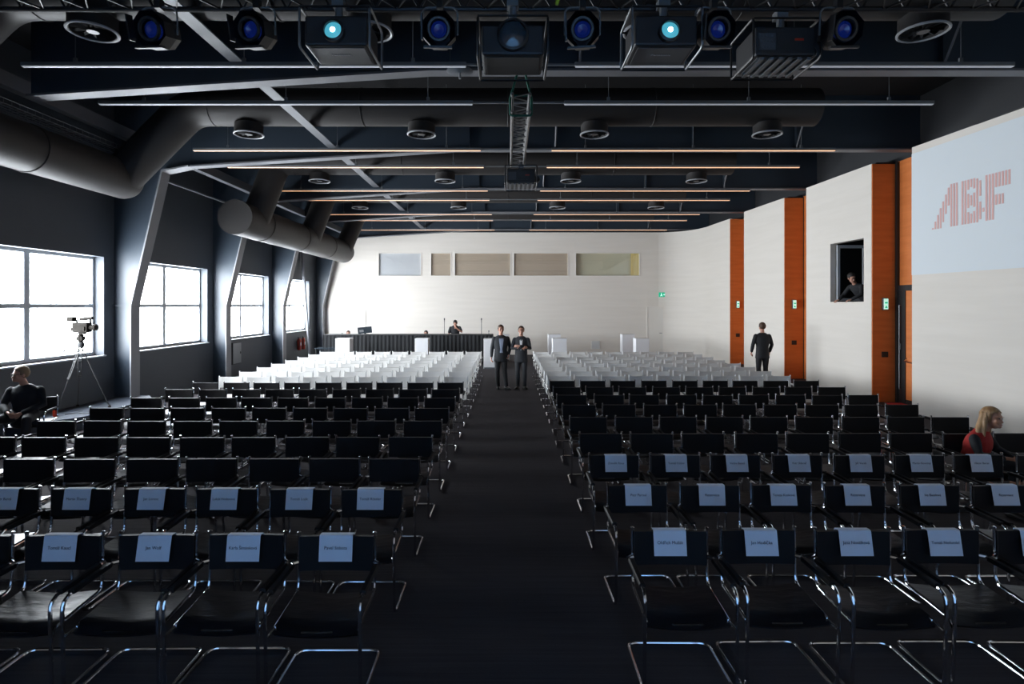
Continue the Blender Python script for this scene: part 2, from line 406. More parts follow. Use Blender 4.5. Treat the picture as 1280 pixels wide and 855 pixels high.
# ------------------------------------------------------------------ steel frame
COLN = ['nearest', 'second', 'third', 'fourth', 'farthest']
for i, f in enumerate(FR):
    if i > 0:
        c = thing('steel_column', 'slate blue tapered steel column with pale kinked inner flange, %s along the window wall' % (ORD[i - 1] if i < 4 else 'last'), 'column', (-8.72 if i < 4 else -8.84, f, 0), group='steel columns on the window wall')
        z0 = .26 if i == 1 else 0.0
        bm = B(); prism(bm, [(-.02, z0), (-.02, 2.4), (.70, 5.5), (1.30, 5.62), (1.30, CE), (-.48, CE), (-.48, z0)], 'y', -.012, .012); obj('web', bm, M['steel_web'], c)
        bm = B(); prism(bm, [(-.02, z0), (.01, z0), (.01, 2.39), (.73, 5.49), (1.31, 5.61), (1.31, 5.64), (.70, 5.53), (-.02, 2.41)], 'y', -.16, .16); obj('inner_flange', bm, M['column_flange'], c)
        bm = B(); bx(bm, (-.47, -.10, 2.38), (-.02, -.012, 2.40)); obj('stiffener', bm, M['steel_web'], c)
    b = thing('roof_beam', 'dark steel roof beam with pale bottom flange spanning the hall, %s from the camera' % COLN[i], 'beam', (0, f, 6.02), group='roof beams')
    bm = B(); prism(bm, [(-7.41, -.38), (-1.2, 0.02), (9.64, .02), (9.64, CE - 6.02), (-7.41, CE - 6.02)], 'y', -.012, .012); obj('web', bm, M['steel_web'], b)
    bm = B(); prism(bm, [(-7.41, -.41), (-1.2, -.015), (9.64, -.015), (9.64, .02), (-1.2, .02), (-7.41, -.375)], 'y', -.12, .12); obj('bottom_flange', bm, M['steel_flange'], b)
    for xs in (-.9, 1.1, 4.3, 6.7):
        bm = B(); bx(bm, (xs - .006, -.10, .02), (xs + .006, -.012, CE - 6.02)); obj('stiffener', bm, M['steel_web'], b)
    for xs in (1.1, 6.7):
        bm = B(); tube(bm, [(xs, -.10, .06), (xs, -.55, .75)], .022, 4); obj('fly_brace', bm, M['steel_flange'], b)
def bar(name, label, cat, lo, hi, m, group=None):
    o = box(name, lo, hi, m); return tag(o, label, cat, group)
bm = B(); bx(bm, (-4.20, 3, 6.075), (-4.00, YB - .05, 6.095)); bx(bm, (-4.11, 3, 6.095), (-4.09, YB - .05, 6.125))
tag(obj('roof_purlin', bm, M['steel_flange']), 'long pale steel purlin running from front to back under the dark ceiling', 'beam')
bm = B(); bx(bm, (-8.02, 3, 5.84), (-7.86, YB - .05, 5.86)); bx(bm, (-7.95, 3, 5.86), (-7.93, YB - .05, 6.1))
tag(obj('eaves_purlin', bm, M['steel_flange']), 'pale steel eaves rail running above the big duct along the window wall', 'beam')
bm = B(); tube(bm, [(-8.4, 3, 5.45), (-8.4, 26, 5.45)], .03, 6)
tag(obj('conduit_pipe', bm, M['steel_flange'], smooth=True), 'thin pale pipe under the eaves beside the big duct', 'pipe')
# wire tray
t = thing('cable_tray', 'wire mesh cable tray with black cables above the big near duct', 'cable tray', (-8.0, 1.5, 5.55))
bm = B()
for dx in (-.15, -.05, .05, .15): tube(bm, [(dx, 0, 0), (dx, 11.2, 0)], .006, 4)
for dx in (-.15, .15): tube(bm, [(dx, 0, .08), (dx, 11.2, .08)], .006, 4)
for k in range(75): tube(bm, [(-.15, k * .15, .08), (-.15, k * .15, 0), (.15, k * .15, 0), (.15, k * .15, .08)], .005, 4)
obj('wire_basket', bm, M['mid_grey'], t)
bm = B()
for q in range(4):
    pts = [(-.1 + .06 * q + .03 * math.sin(k * .9 + q), k * .55, .02 + .01 * math.sin(k + q)) for k in range(21)]; tube(bm, pts, .012, 5)
obj('cable', bm, M['black_plastic'], t)
tag((lambda bm: (tube(bm, [(-9.14, 25.2, 4.85), (-8.70, 25.0, .0)], .06, 6), obj('brace_post', bm, M['steel_flange']))[1])(B()), 'thin pale leaning steel brace near the fire extinguishers', 'brace')

# ------------------------------------------------------------------ ducts and diffusers
def cyl_seg(bm, p, q, r, seg=24): tube(bm, [p, q], r, seg)
def main_duct(label, X, Z, r, y0, y1, rounded=False):
    t = thing('air_duct', label, 'duct', (X, y0, Z), group='big round ducts along the window wall')
    bm = B(); L = y1 - y0
    tube(bm, [(0, 0, 0), (0, L - .12, 0), (0, L - .03, 0), (0, L, 0)], [r, r, r * .93, r * .8], 28)
    obj('pipe', bm, M['duct'], t, smooth=True)
    k = 1.5
    while k < L - .3:
        bm = B(); ring_torus(bm, (0, k, 0), r + .004, .014, 'y', 28, 6); obj('joint_ring', bm, M['duct'], t, smooth=True); k += 3.0
main_duct('big dark round duct at upper left, nearest to the camera', -8.05, 5.03, .40, 2.0, 12.05)
main_duct('big round duct along the far part of the window wall', -7.30, 4.76, .47, 15.2, 25.4)
for k in range(5):
    d_ = 7.4 + 4.45 * k
    t = thing('cross_duct', 'dark round duct crossing under the ceiling, %s from the camera' % COLN[k], 'duct', (0, d_, 6.52), group='cross ducts under the ceiling')
    xm, zm = ((-8.05, 5.03) if k < 2 else (-7.30, 4.76))
    bm = B()
    xl = -6.6
    pts = fillet([(xm + .1, -.1, zm - 6.52 + .05), (xl, 0, 0), (6.4, 0, 0)], .35, 5)
    if k == 4: pts = fillet([(xm + .1, -.4, zm - 6.52 + .05), (xl, 0, 0), (6.4, 0, 0)], .35, 5)
    tube(bm, pts, .38, 24); obj('pipe', bm, M['duct'], t, smooth=True)
    for xr in (-6.1, -3.0, 0, 3.0):
        bm = B(); ring_torus(bm, (xr, 0, 0), .384, .010, 'x', 24, 6); obj('joint_ring', bm, M['duct'], t, smooth=True)
    if k == 4: continue
    for j, xd in enumerate((-5.4, -1.8, 1.8, 5.4)):
        s = thing('air_diffuser', 'round ceiling diffuser with pale ring, %s from left in the %s row' % (ORD[j], ORD[k]), 'air vent', (xd, d_, 5.955), group='round air diffusers')
        bm = B(); lathe(bm, [(.28, .215), (.28, .03), (.30, 0), (.26, .0), (.25, .12), (.0001, .12)], (0, 0, 0), 'z', 28, cap=False); obj('drum', bm, M['duct'], s, smooth=True)
        bm = B(); ring_torus(bm, (0, 0, 0), .285, .018, 'z', 28, 6); obj('ring', bm, M['ring'], s, smooth=True)
        bm = B()
        for a in range(12):
            an = a * PI / 6; m_ = Matrix.Rotation(an, 4, 'Z') @ Matrix.Translation((.15, 0, .03)) @ Matrix.Rotation(.6, 4, 'X')
            bx(bm, (-.11, -.02, -.002), (.11, .02, .002), m_)
        obj('vane', bm, M['cloth_black'], s)
        bm = B(); lathe(bm, [(.07, -.005), (.075, .0), (.07, .01)], (0, 0, .0), 'z', 16); obj('hub', bm, M['dark_grey'], s)

# ------------------------------------------------------------------ linear lights
rows = sorted([(8.17 + 4.45 * k) for k in range(5)] + [(9.71 + 4.45 * k) for k in range(4)])
for i, d_ in enumerate(rows):
    dim = i < 2
    for side in (0, 1):
        xa, xb = ((-6.98, -.60), (.96, 7.26))[side]
        t = thing('linear_light', '%s linear strip light on the %s side, %s row from the camera' % ('pale unlit' if dim else 'warm glowing', ('left', 'right')[side], ORD[i]), 'ceiling light', (xa, d_, 5.82), group='hanging strip lights')
        L = xb - xa
        bm = B(); bx(bm, (0, -.03, .012), (L, .03, .065)); obj('housing', bm, M['strip_house'], t)
        bm = B(); bx(bm, (.01, -.024, 0), (L - .01, .024, .012)); obj('diffuser', bm, M['strip_dim'] if dim else M['strip_warm'], t)
        for q in (.12, .5, .88):
            bm = B(); tube(bm, [(L * q, 0, .065), (L * q, 0, CE - 5.82)], .006, 4); obj('wire', bm, M['mid_grey'], t)
            bm = B(); bx(bm, (L * q - .025, -.015, .065), (L * q + .025, .015, .13)); obj('clamp', bm, M['mid_grey'], t)
        if side == 0:
            bm = B(); bx(bm, (L, -.01, .02), (L + 1.56, .01, .05)); obj('linking_rail', bm, M['strip_house'], t)

# ------------------------------------------------------------------ lighting truss
TZ = 5.08
def truss(name, label, loc, L, W, Hh, m, rm, axis='x', r=.024, step=.4, rz=0, rx=0):
    t = thing(name, label, 'truss', loc, rz); t.rotation_euler = (rx, 0, rz)
    for (a, b) in ((-W / 2, 0), (W / 2, 0), (-W / 2, Hh), (W / 2, Hh)):
        bm = B(); tube(bm, [(0, a, b), (L, a, b)], r, 8); obj('chord', bm, m, t, smooth=True)
    bm = B(); n = int(L / step)
    for k in range(n):
        x0 = k * step; x1 = x0 + step / 2; x2 = x0 + step
        for a in (-W / 2, W / 2): tube(bm, [(x0, a, 0), (x1, a, Hh), (x2, a, 0)], rm, 5)
        for b in (0, Hh): tube(bm, [(x0, -W / 2, b), (x1, W / 2, b), (x2, -W / 2, b)], rm, 5)
    obj('lattice', bm, m, t)
    return t
truss('lighting_truss', 'long black lattice truss across the top carrying projectors and spotlights', (-5.2, 4.98, TZ), 10.4, .34, .34, M['truss_black'], .011)

# spotlights
def spotlight(x, tilt, label):
    t = thing('spotlight', label, 'spotlight', (x, 5.0, TZ - .28), group='blue lensed spotlights on the truss'); t.scale = (.86, .86, .9)
    bm = B(); m_ = Matrix.Rotation(tilt, 4, 'Z') @ Matrix.Rotation(math.radians(14), 4, 'X')
    # octagonal housing, opening towards the stage
    n = 8; prof = [(.175, -.16), (.175, .02), (.15, .14), (.10, .18)]
    rings = []
    for (r_, yy) in prof:
        rings.append([bm.verts.new(m_ @ V((r_ * math.cos(2 * PI * (k + .5) / n), yy, r_ * math.sin(2 * PI * (k + .5) / n)))) for k in range(n)])
    for A, C in zip(rings, rings[1:]):
        for k in range(n): bm.faces.new((A[k], A[(k + 1) % n], C[(k + 1) % n], C[k]))
    bm.faces.new(rings[-1])
    o = obj('housing', bm, M['black_metal'], t)
    bm = B(); lathe(bm, [(.001, -.02), (.05, -.035), (.082, -.01), (.082, .03)], (0, 0, 0), 'y', 20, cap=False)
    bmesh.ops.transform(bm, matrix=m_ @ Matrix.Translation((0, -.09, 0)), verts=bm.verts); obj('lens', bm, M['lens_blue'], t, smooth=True)
    bm = B(); ring_torus(bm, (0, -.15, 0), .10, .02, 'y', 20, 6); bmesh.ops.transform(bm, matrix=m_, verts=bm.verts); obj('lens_rim', bm, M['dark_grey'], t, smooth=True)
    bm = B(); bx(bm, (-.15, -.20, -.175), (.13, -.14, -.155), m_); obj('barn_door', bm, M['black_metal'], t)
    bm = B(); bx(bm, (-.17, -.24, -.11), (-.155, -.15, .12), m_); obj('barn_door', bm, M['black_metal'], t)
    bm = B(); tube(bm, fillet([(-.18, .02, -.02), (-.18, .0, .24), (.18, .0, .24), (.18, .02, -.02)], .07), .010, 6); obj('yoke', bm, M['mid_grey'], t, smooth=True)
    bm = B(); bx(bm, (-.03, -.04, .22), (.03, .04, .32)); obj('clamp', bm, M['black_metal'], t)
for (px_, lab) in ((190, 'black spotlight with blue lens, leftmost on the truss'), (315, 'black spotlight with blue lens, just left of the left lit projector'),
                   (548, 'black spotlight with blue lens between left lit projector and centre projector'), (730, 'black spotlight with blue lens between centre projector and right lit projector'),
                   (897, 'black spotlight with blue lens beside the right lit projector'), (1056, 'black spotlight with blue lens, rightmost on the truss')):
    spotlight((px_ - 635) * 4.9 / 711, random.uniform(-.15, .15), lab)

def projector(x, label, front=True, lit=True, big=False, lensx=-.03, z=4.64, y=4.9, D=.42):
    t = thing('projector', label, 'projector', (x, y, z), group='projectors hung from the truss')
    w = .27; h = .26
    bm = B(); bx(bm, (-w, 0, 0), (w, D, h)); obj('body', bm, M['black_plastic'], t, bevel=.02)
    bm = B(); bx(bm, (-w + .035, .045, -.006), (w - .035, D - .04, 0)); obj('bottom_panel', bm, M['mid_shell'] if not big else M['black_plastic'], t, bevel=.01)
    if front and lit:
        bm = B(); bx(bm, (-.065, .17, -.008), (.065, .185, -.006)); 
        bm.free()
        cu = bpy.data.curves.new('t', 'FONT'); cu.body = 'Panasonic'; cu.size = .045; cu.align_x = 'CENTER'; cu.extrude = .001
        to = bpy.data.objects.new('t', cu); COL.objects.link(to); bpy.context.view_layer.update()
        me = bpy.data.meshes.new_from_object(to.evaluated_get(bpy.context.evaluated_depsgraph_get())); bpy.data.objects.remove(to)
        me.transform(Matrix.Translation((0, D * .45, -.008)) @ Matrix.Rotation(PI, 4, 'Y') @ Matrix.Rotation(PI, 4, 'Z')); me.materials.append(M['ring'])
        lo = bpy.data.objects.new('lettering', me); COL.objects.link(lo); lo.parent = t
    if front:
        R = .115 if big else .075
        bm = B(); lathe(bm, [(R + .02, .0), (R + .02, -.05), (R, -.06), (R, -.03)], (lensx, 0, h * (.42 if not big else .6)), 'y', 28, cap=False); lens_h = obj('lens_barrel', bm, M['dark_grey'], t, smooth=True)
        bm = B(); lathe(bm, [(.001, -.055), (R * .6, -.05), (R, -.03)], (lensx, 0, h * (.42 if not big else .6)), 'y', 28, cap=False); obj('lens', bm, M['lens_lit'] if lit else M['lens_dark'], t, smooth=True)
        if lit:
            bm = B(); lathe(bm, [(.001, -.068), (.016, -.065), (.022, -.058)], (lensx, 0, h * .42), 'y', 20, cap=False); obj('lens_core', bm, M['lens_core'], t, smooth=True)
    else:
        bm = B()
        for k in range(5):
            for j in range(3): bx(bm, (-w + .04 + k * .028, -.008, .06 + j * .05), (-w + .06 + k * .028, -.003, .085 + j * .05))
        bx(bm, (-w + .03, -.004, .05), (-w + .18, 0, .2)); obj('port_panel', bm, M['mid_shell'], t)
        bm = B(); bx(bm, (-.08, -.005, .05), (.14, 0, .2)); obj('connector_panel', bm, M['dark_grey'], t)
        bm = B(); bx(bm, (.08, -.008, .13), (.16, -.005, .15)); obj('warning_label', bm, M['red'], t)
        bm = B(); lathe(bm, [(.06, 0), (.06, -.09), (.05, -.10)], (w + .04, .25, .1), 'y', 20); obj('lens_barrel', bm, M['black_metal'], t, smooth=True)
        bm = B()
        for k in range(6): bx(bm, (-w + .05 + k * .085, .02, -.03), (-w + .085 + k * .085, D - .02, -.006))
        obj('cooling_fin', bm, M['mid_grey'], t)
    # tubular cage
    for s in (-1, 1):
        bm = B(); e = w + .03
        tube(bm, fillet([(s * e, -.03, -.03), (s * e, D + .03, -.03), (s * e, D + .03, h + .06), (s * e, -.03, h + .06)], .04, 3, True), .011, 6, closed=True)
        obj('cage_side', bm, M['mid_grey'] if front and not big else M['black_metal'], t, smooth=True)
    for (yy, zz) in ((-.03, h + .06), (D + .03, h + .06), (D + .03, -.03)):
        bm = B(); tube(bm, [(-w - .03, yy, zz), (w + .03, yy, zz)], .010, 6); obj('cage_bar', bm, M['black_metal'], t, smooth=True)
    bm = B(); tube(bm, [(0, .1, h), (0, .1, TZ + (0 if y < 6 else .1) - z)], .035, 8); bx(bm, (-.05, .05, TZ - z - .07), (.05, .15, TZ - z - .0)); obj('mounting_clamp', bm, M['mid_grey'], t)
    return t
projector((419.5 - 635) * 4.9 / 711, 'black projector with lit cyan lens, left of the centre projector', lensx=-.01)
projector((833 - 635) * 4.9 / 711, 'black projector with lit cyan lens, right of the centre projector', lensx=.02)
projector((641 - 635) * 4.9 / 711, 'black unlit projector with large dark round lens hanging at the centre', lit=False, big=True, lensx=0, z=4.56, D=.46)
projector((982 - 635) * 5.1 / 711, 'black projector seen from behind with pale cooling fins, on the right', front=False, z=4.64, y=5.1, D=.45)
# centre truss along the hall
tr_ = truss('hanging_truss', 'short aluminium truss hanging lengthwise above the aisle on green slings', (.18, 7.85, 5.08), 3.1, .24, .24, M['truss_al'], .008, r=.022, step=.3, rz=PI / 2)
pj = projector((651 - 635) * 10.9 / 711, 'black projector with cage hanging at the far end of the aisle truss', front=False, z=4.72, y=10.75, D=.62)
s = thing('lifting_sling', 'green textile sling looped around the near end of the aisle truss', 'sling', (.18, 7.95, 5.08))
bm = B(); tube(bm, fillet([(-.15, 0, -.03), (.15, 0, -.03), (.15, .05, .27), (-.15, .05, .27)], .04, 3, True), .018, 6, closed=True); obj('loop', bm, M['sling'], s, smooth=True)
bm = B(); tube(bm, [(-.14, .03, .25), (.02, .4, .95)], .016, 6); tube(bm, [(.14, .03, .25), (.02, .4, .95)], .016, 6); obj('strap', bm, M['sling'], s, smooth=True)
bm = B(); tube(bm, [(.02, .4, .93), (.02, .85, 1.0)], .012, 6); obj('shackle', bm, M['mid_grey'], s)

t = thing('hanging_tag', 'tiny lime green strap hanging from the top truss right of the centre projector', 'strap', (.41, 4.79, 4.93))
M['lime'] = mat('lime green webbing', (.35, .5, .03), .7)
bm = B(); tube(bm, [(0, 0, 0), (.012, 0, .05), (.03, 0, .13)], [.014, .017, .012], 6); obj('webbing', bm, M['lime'], t, smooth=True)
bm = B(); tube(bm, [(.03, 0, .12), (.03, .0, .16)], .006, 5); obj('hook', bm, M['mid_grey'], t)
t = thing('round_ceiling_fitting', 'dark shallow round fitting with short stem under the nearest beam, left of centre', 'ceiling fitting', (-.73, 8.62, 5.93))
bm = B(); lathe(bm, [(.05, .10), (.19, .03), (.20, .015), (.16, .0), (.02, -.01)], (0, 0, 0), 'z', 24); obj('dish', bm, M['steel_web'], t, smooth=True)
bm = B(); tube(bm, [(0, 0, -.01), (0, 0, -.10)], .018, 8); obj('stem', bm, M['ring'], t); bm = B(); bx(bm, (-.03, 0, .08), (.03, .25, .10)); obj('bracket', bm, M['steel_web'], t)

# ------------------------------------------------------------------ chairs
def chair_meshes():
    d = {}
    bm = B()
    path = [(-.282, -.04, .655), (-.282, -.48, .645), (-.282, -.47, .02), (-.282, .07, .014), (.282, .07, .014), (.282, -.47, .02), (.282, -.48, .645), (.282, -.04, .655)]
    path = [V((p[0], p[1] + (-.0), p[2])) for p in path]
    pp = fillet([path[0], path[1], V((-.282, -.46, .014)), path[3], path[4], V((.282, -.46, .014)), path[6], path[7]], [0, .09, .10, .07, .07, .10, .09, 0], 4)
    tube(bm, pp, .0115, 8); d['frame'] = (bm, 'chrome')
    bm = B()
    for s in (-1, 1):
        q = fillet([(s * .258, .012, .842), (s * .258, -.0, .46), (s * .258, -.40, .432)], [0, .07, 0], 5)
        tube(bm, q, .0105, 8)
        tube(bm, [(s * .258, .0, .655), (s * .292, -.03, .655)], .016, 8)
        lathe(bm, [(.013, 0), (.013, .010), (.008, .014)], (s * .258, .012, .842), 'z', 8)
    tube(bm, [(-.282, -.462, .405), (-.258, -.40, .428), (-.235, -.40, .402), (.235, -.40, .402), (.258, -.40, .428), (.282, -.462, .405)], .009, 6)
    d['back_frame'] = (bm, 'chrome')
    # backrest sling
    bm = B(); n = 8; F = []; Bk = []
    for zi in range(5):
        z = .60 + zi * .0575
        F.append([bm.verts.new((-.250 + .500 * k / n, -.016 + .022 * math.sin(PI * k / n) + (z - .6) * .03, z - .004 * math.sin(PI * k / n))) for k in range(n + 1)])
        Bk.append([bm.verts.new((-.250 + .500 * k / n, .014 + .022 * math.sin(PI * k / n) + (z - .6) * .03, z - .004 * math.sin(PI * k / n))) for k in range(n + 1)])
    for G, fl in ((F, 0), (Bk, 1)):
        for a in range(4):
            for k in range(n): bm.faces.new((G[a][k], G[a][k + 1], G[a + 1][k + 1], G[a + 1][k]))
    for k in range(n): bm.faces.new((F[0][k], Bk[0][k], Bk[0][k + 1], F[0][k + 1])); bm.faces.new((F[4][k], Bk[4][k], Bk[4][k + 1], F[4][k + 1]))
    for a in range(4):
        for k in (0, n): bm.faces.new((F[a][k], F[a + 1][k], Bk[a + 1][k], Bk[a][k]))
    d['backrest'] = (bm, 'L')
    # seat sling
    bm = B(); F = []; Bk = []
    for yi in range(7):
        y = -.03 - yi * .066
        z0 = .475 - (.03 * yi / 6)
        drop = .035 if yi == 6 else 0
        F.append([bm.verts.new((-.256 + .512 * k / n, y, z0 - drop - .018 * math.sin(PI * k / n))) for k in range(n + 1)])
        Bk.append([bm.verts.new((-.256 + .512 * k / n, y + (.01 if yi == 6 else 0), z0 - drop - .016 - .018 * math.sin(PI * k / n))) for k in range(n + 1)])
    for G in (F, Bk):
        for a in range(6):
            for k in range(n): bm.faces.new((G[a][k], G[a][k + 1], G[a + 1][k + 1], G[a + 1][k]))
    for k in range(n): bm.faces.new((F[0][k], Bk[0][k], Bk[0][k + 1], F[0][k + 1])); bm.faces.new((F[6][k], Bk[6][k], Bk[6][k + 1], F[6][k + 1]))
    for a in range(6):
        for k in (0, n): bm.faces.new((F[a][k], F[a + 1][k], Bk[a + 1][k], Bk[a][k]))
    d['seat'] = (bm, 'S')
    for s, nm in ((-1, 'armrest'), (1, 'armrest')):
        bm = B(); m_ = Matrix.Translation((s * .282, -.235, .652))
        prism(bm, [(-.018, -.012), (.018, -.012), (.021, .004), (.014, .017), (-.014, .017), (-.021, .004)], 'y', -.17, .17)
        bmesh.ops.transform(bm, matrix=m_ @ Matrix.Rotation(math.radians(1.3), 4, 'X'), verts=bm.verts)
        d[nm + ('' if s < 0 else '2')] = (bm, 'L')
    return d
def make_chair(kind):
    L = M['leather_black'] if kind == 'black' else M['leather_white']
    root = bpy.data.objects.new('cantilever_chair', None); COL.objects.link(root); root.empty_display_size = .1
    for nm, (bm, mk) in chair_meshes().items():
        obj(nm.rstrip('2'), bm, L if mk == 'L' else (M['seat_black'] if kind == 'black' else L) if mk == 'S' else (M['bright_chrome'] if kind == 'white' and nm == 'back_frame' else M['chrome']), root, smooth=True)
    return root
PROTO = {k: make_chair(k) for k in ('black', 'white')}
used = {'black': False, 'white': False}
def place_chair(kind, x, y, rz, label, group):
    p = PROTO[kind]
    if not used[kind]:
        r = p; used[kind] = True
    else:
        r = p.copy(); COL.objects.link(r)
        for ch in list(p.children):
            c = ch.copy(); COL.objects.link(c); c.parent = r
    r.location = (x, y, 0); r.rotation_euler = (0, 0, rz)
    tag(r, label, 'chair', group)
    return r
ROW = {
 'left': [3.88, 4.85, 5.80, 6.75, 7.70, 8.66, 9.63, 10.58, 11.5, 12.43, 13.38, 14.3, 15.22, 16.14, 17.08, 18.06, 19.1],
 'right': [3.965, 4.95, 5.94, 6.95, 7.97, 8.95, 9.92, 10.88, 11.8, 12.60, 13.5, 14.4, 15.3, 16.2, 17.15, 18.1, 19.05]}
RN = ['front', 'second', 'third', 'fourth', 'fifth', 'sixth', 'seventh', 'eighth', 'ninth', 'tenth', 'eleventh', 'twelfth', 'thirteenth', 'fourteenth', 'fifteenth', 'second-to-last', 'last']
SN = ['aisle seat', 'second seat from the aisle', 'third seat from the aisle', 'fourth seat from the aisle', 'fifth seat from the aisle', 'sixth seat from the aisle', 'seventh seat from the aisle', 'second-outermost seat', 'outermost seat']
NAMES = {('left', 0): ['Pavel Sobota', 'Karla Šimánková', 'Jan Wolf', 'Tomáš Kaucl', 'Ivana Nová', ''],
         ('right', 0): ['Oldřich Mužák', 'Jan Hodička', 'Jana Nosálková', 'Tomáš Nedomlel', 'Rezervace'],
         ('left', 1): ['Tomáš Rössler', 'Tomáš Lojík', 'Lukáš Hodanová', 'Jan Lorenc', 'Martin Šťastný', 'Petr Bureš'],
         ('right', 1): ['Petr Paroul', 'Rezervace', 'Tereza Kosková', 'Rezervace', 'Iva Bastlová', 'Rezervace'],
         ('right', 2): ['Zdeněk Rous', 'Tomáš Ctibor', 'Václav Beneš', 'Petr Sklenář', 'Jiří Vacek', 'Martin Novotný', 'Viktor Beran', 'Rezervace']}
def text_mesh(body, size):
    cu = bpy.data.curves.new('t', 'FONT'); cu.body = body; cu.size = size; cu.align_x = 'CENTER'; cu.align_y = 'CENTER'; cu.extrude = .0004; cu.resolution_u = 3
    to = bpy.data.objects.new('t', cu); COL.objects.link(to); bpy.context.view_layer.update()
    me = bpy.data.meshes.new_from_object(to.evaluated_get(bpy.context.evaluated_depsgraph_get())); bpy.data.objects.remove(to)
    w = max((v.co.x for v in me.vertices), default=1) * 2
    if w > .19: me.transform(Matrix.Scale(.19 / w, 4))
    return me
def name_card(x, y, txt, label, dx, lean):
    t = thing('name_card', label, 'name card', (x + dx, y, .838), group='paper name cards on the front chairs')
    bm = B(); hw = .1125
    prof = [(.040, -.05), (.034, -.008), (.026, .002), (-.014, .0025), (-.022, -.004), (-.048, -.165)]
    for side in (0, 1):
        pass
    A = []
    for (yy, zz) in prof: A.append([bm.verts.new((-hw + lean * (zz / -.165) * .5, yy, zz)), bm.verts.new((hw + lean * (zz / -.165) * .5, yy, zz))])
    for a, b in zip(A, A[1:]): bm.faces.new((a[0], a[1], b[1], b[0]))
    o = obj('paper', bm, M['paper'], t)
    so = o.modifiers.new('thick', 'SOLIDIFY'); so.thickness = .0012
    if txt:
        me = text_mesh(txt, .030); me.materials.append(M['ink'])
        a = math.atan2(.026, .161)
        me.transform(Matrix.Translation((lean * .22, -.0375, -.078)) @ Matrix.Rotation(PI / 2 - a, 4, 'X'))
        lo = bpy.data.objects.new('printed_name', me); COL.objects.link(lo); lo.parent = t
for side in ('left', 'right'):
    for r, y in enumerate(ROW[side]):
        black = r < 9
        for k in range(9):
            if side == 'left': x = -(.905 + .25 + k * (.62 if black else .613))
            else: x = (.87 + .25 + k * (.635 if r < 9 else (.61 if r < 13 else .60)))
            px_ = 635 + abs(x) * 0
            inner = 635 + (abs(x) - .29) * 711 / (y + .1) * (1 if side == 'right' else -1)
            if inner > 1279 or inner < 1: continue
            jx, jr = random.uniform(-.012, .012), random.uniform(-.018, .018)
            lab = '%s leather chair in the %s row of the %s block, %s' % ('black' if black else 'white', RN[r], side, SN[k])
            place_chair('black' if black else 'white', x + jx, y + random.uniform(-.015, .015), jr, lab, '%s chairs of the %s block' % ('black' if black else 'white', side))
            key = (side, r)
            if key in NAMES and k < len(NAMES[key]):
                if side == 'left' and r == 0 and k > 4: continue
                name_card(x + jx, y - .002, NAMES[key][k], 'paper name card on the %s row of the %s block, %s' % (RN[r], side, SN[k]), random.uniform(-.008, .012), random.uniform(-.004, .012) * (1 if side == 'right' else -1))

# ------------------------------------------------------------------ back of the hall: table, lecterns and small things
t = thing('media_table', 'long table under a pleated black cloth along the back wall', 'table', (-7.55, 23.2, 0))
W_, D_, H_ = 6.93, .9, 1.18
bm = B(); n = 260; A = []; C = []
for k in range(n + 1):
    xx = W_ * k / n; w_ = .022 * math.sin(k * 1.05) + .01 * math.sin(k * .37)
    A.append(bm.verts.new((xx, .0 + w_ * .25, H_ - .01))); C.append(bm.verts.new((xx, -.03 + w_, .01)))
for k in range(n): bm.faces.new((A[k], A[k + 1], C[k + 1], C[k]))
m2 = 30; A = []; C = []
for k in range(m2 + 1):
    yy = D_ * k / m2; w_ = .02 * math.sin(k * 1.1)
    A.append(bm.verts.new((W_ + w_ * .2, yy, H_ - .01))); C.append(bm.verts.new((W_ + .03 + w_, yy, .01)))
for k in range(m2): bm.faces.new((A[k], A[k + 1], C[k + 1], C[k]))
obj('skirt', bm, M['cloth_black'], t, smooth=True)
box('tabletop', (0, 0, H_ - .02), (W_, D_, H_ + .01), M['cloth_black'], t, .008)
for (xx, yy) in ((.1, .12), (W_ - .1, .12), (.1, D_ - .08), (W_ - .1, D_ - .08), (W_ / 2, D_ - .08)):
    bm = B(); tube(bm, [(xx, yy, 0), (xx, yy, H_ - .02)], .02, 8); obj('leg', bm, M['mid_grey'], t)
def lectern(px0, px1, d, label, h=1.12):
    x0, x1 = PX(px0, d), PX(px1, d); c = (x0 + x1) / 2; w = (x1 - x0) / 2
    t = thing('lectern', label, 'lectern', (c, d, 0), group='white box lecterns')
    bm = B(); bx(bm, (-w, 0, 0), (w, .5, h)); obj('body', bm, M['lightbox'], t, bevel=.006)
    box('top_board', (-w - .004, -.004, h - .035), (w + .004, .504, h + .006), M['lightbox'], t, .003)
    box('plinth', (-w + .02, -.006, .0), (w - .02, .49, .05), M['mid_grey'], t)
lectern(419, 437, 21.7, 'white box lectern before the black table, leftmost in the photo')
lectern(518.5, 535, 21.7, 'white box lectern before the middle of the black table')
lectern(604.5, 621, 21.5, 'white box lectern at the aisle behind the two suited men')
lectern(621, 637, 24.6, 'white box lectern far back between the two suited men')
lectern(685.5, 701, 24.3, 'white box lectern right of the aisle, farther of the left pair', 1.14)
lectern(691, 708.5, 21.7, 'white box lectern right of the aisle, nearer of the left pair')
lectern(778, 793.5, 24.3, 'white box lectern against the back wall, farther of the right pair', 1.14)
lectern(795, 811.5, 21.7, 'white box lectern near the back wall, nearer of the right pair')
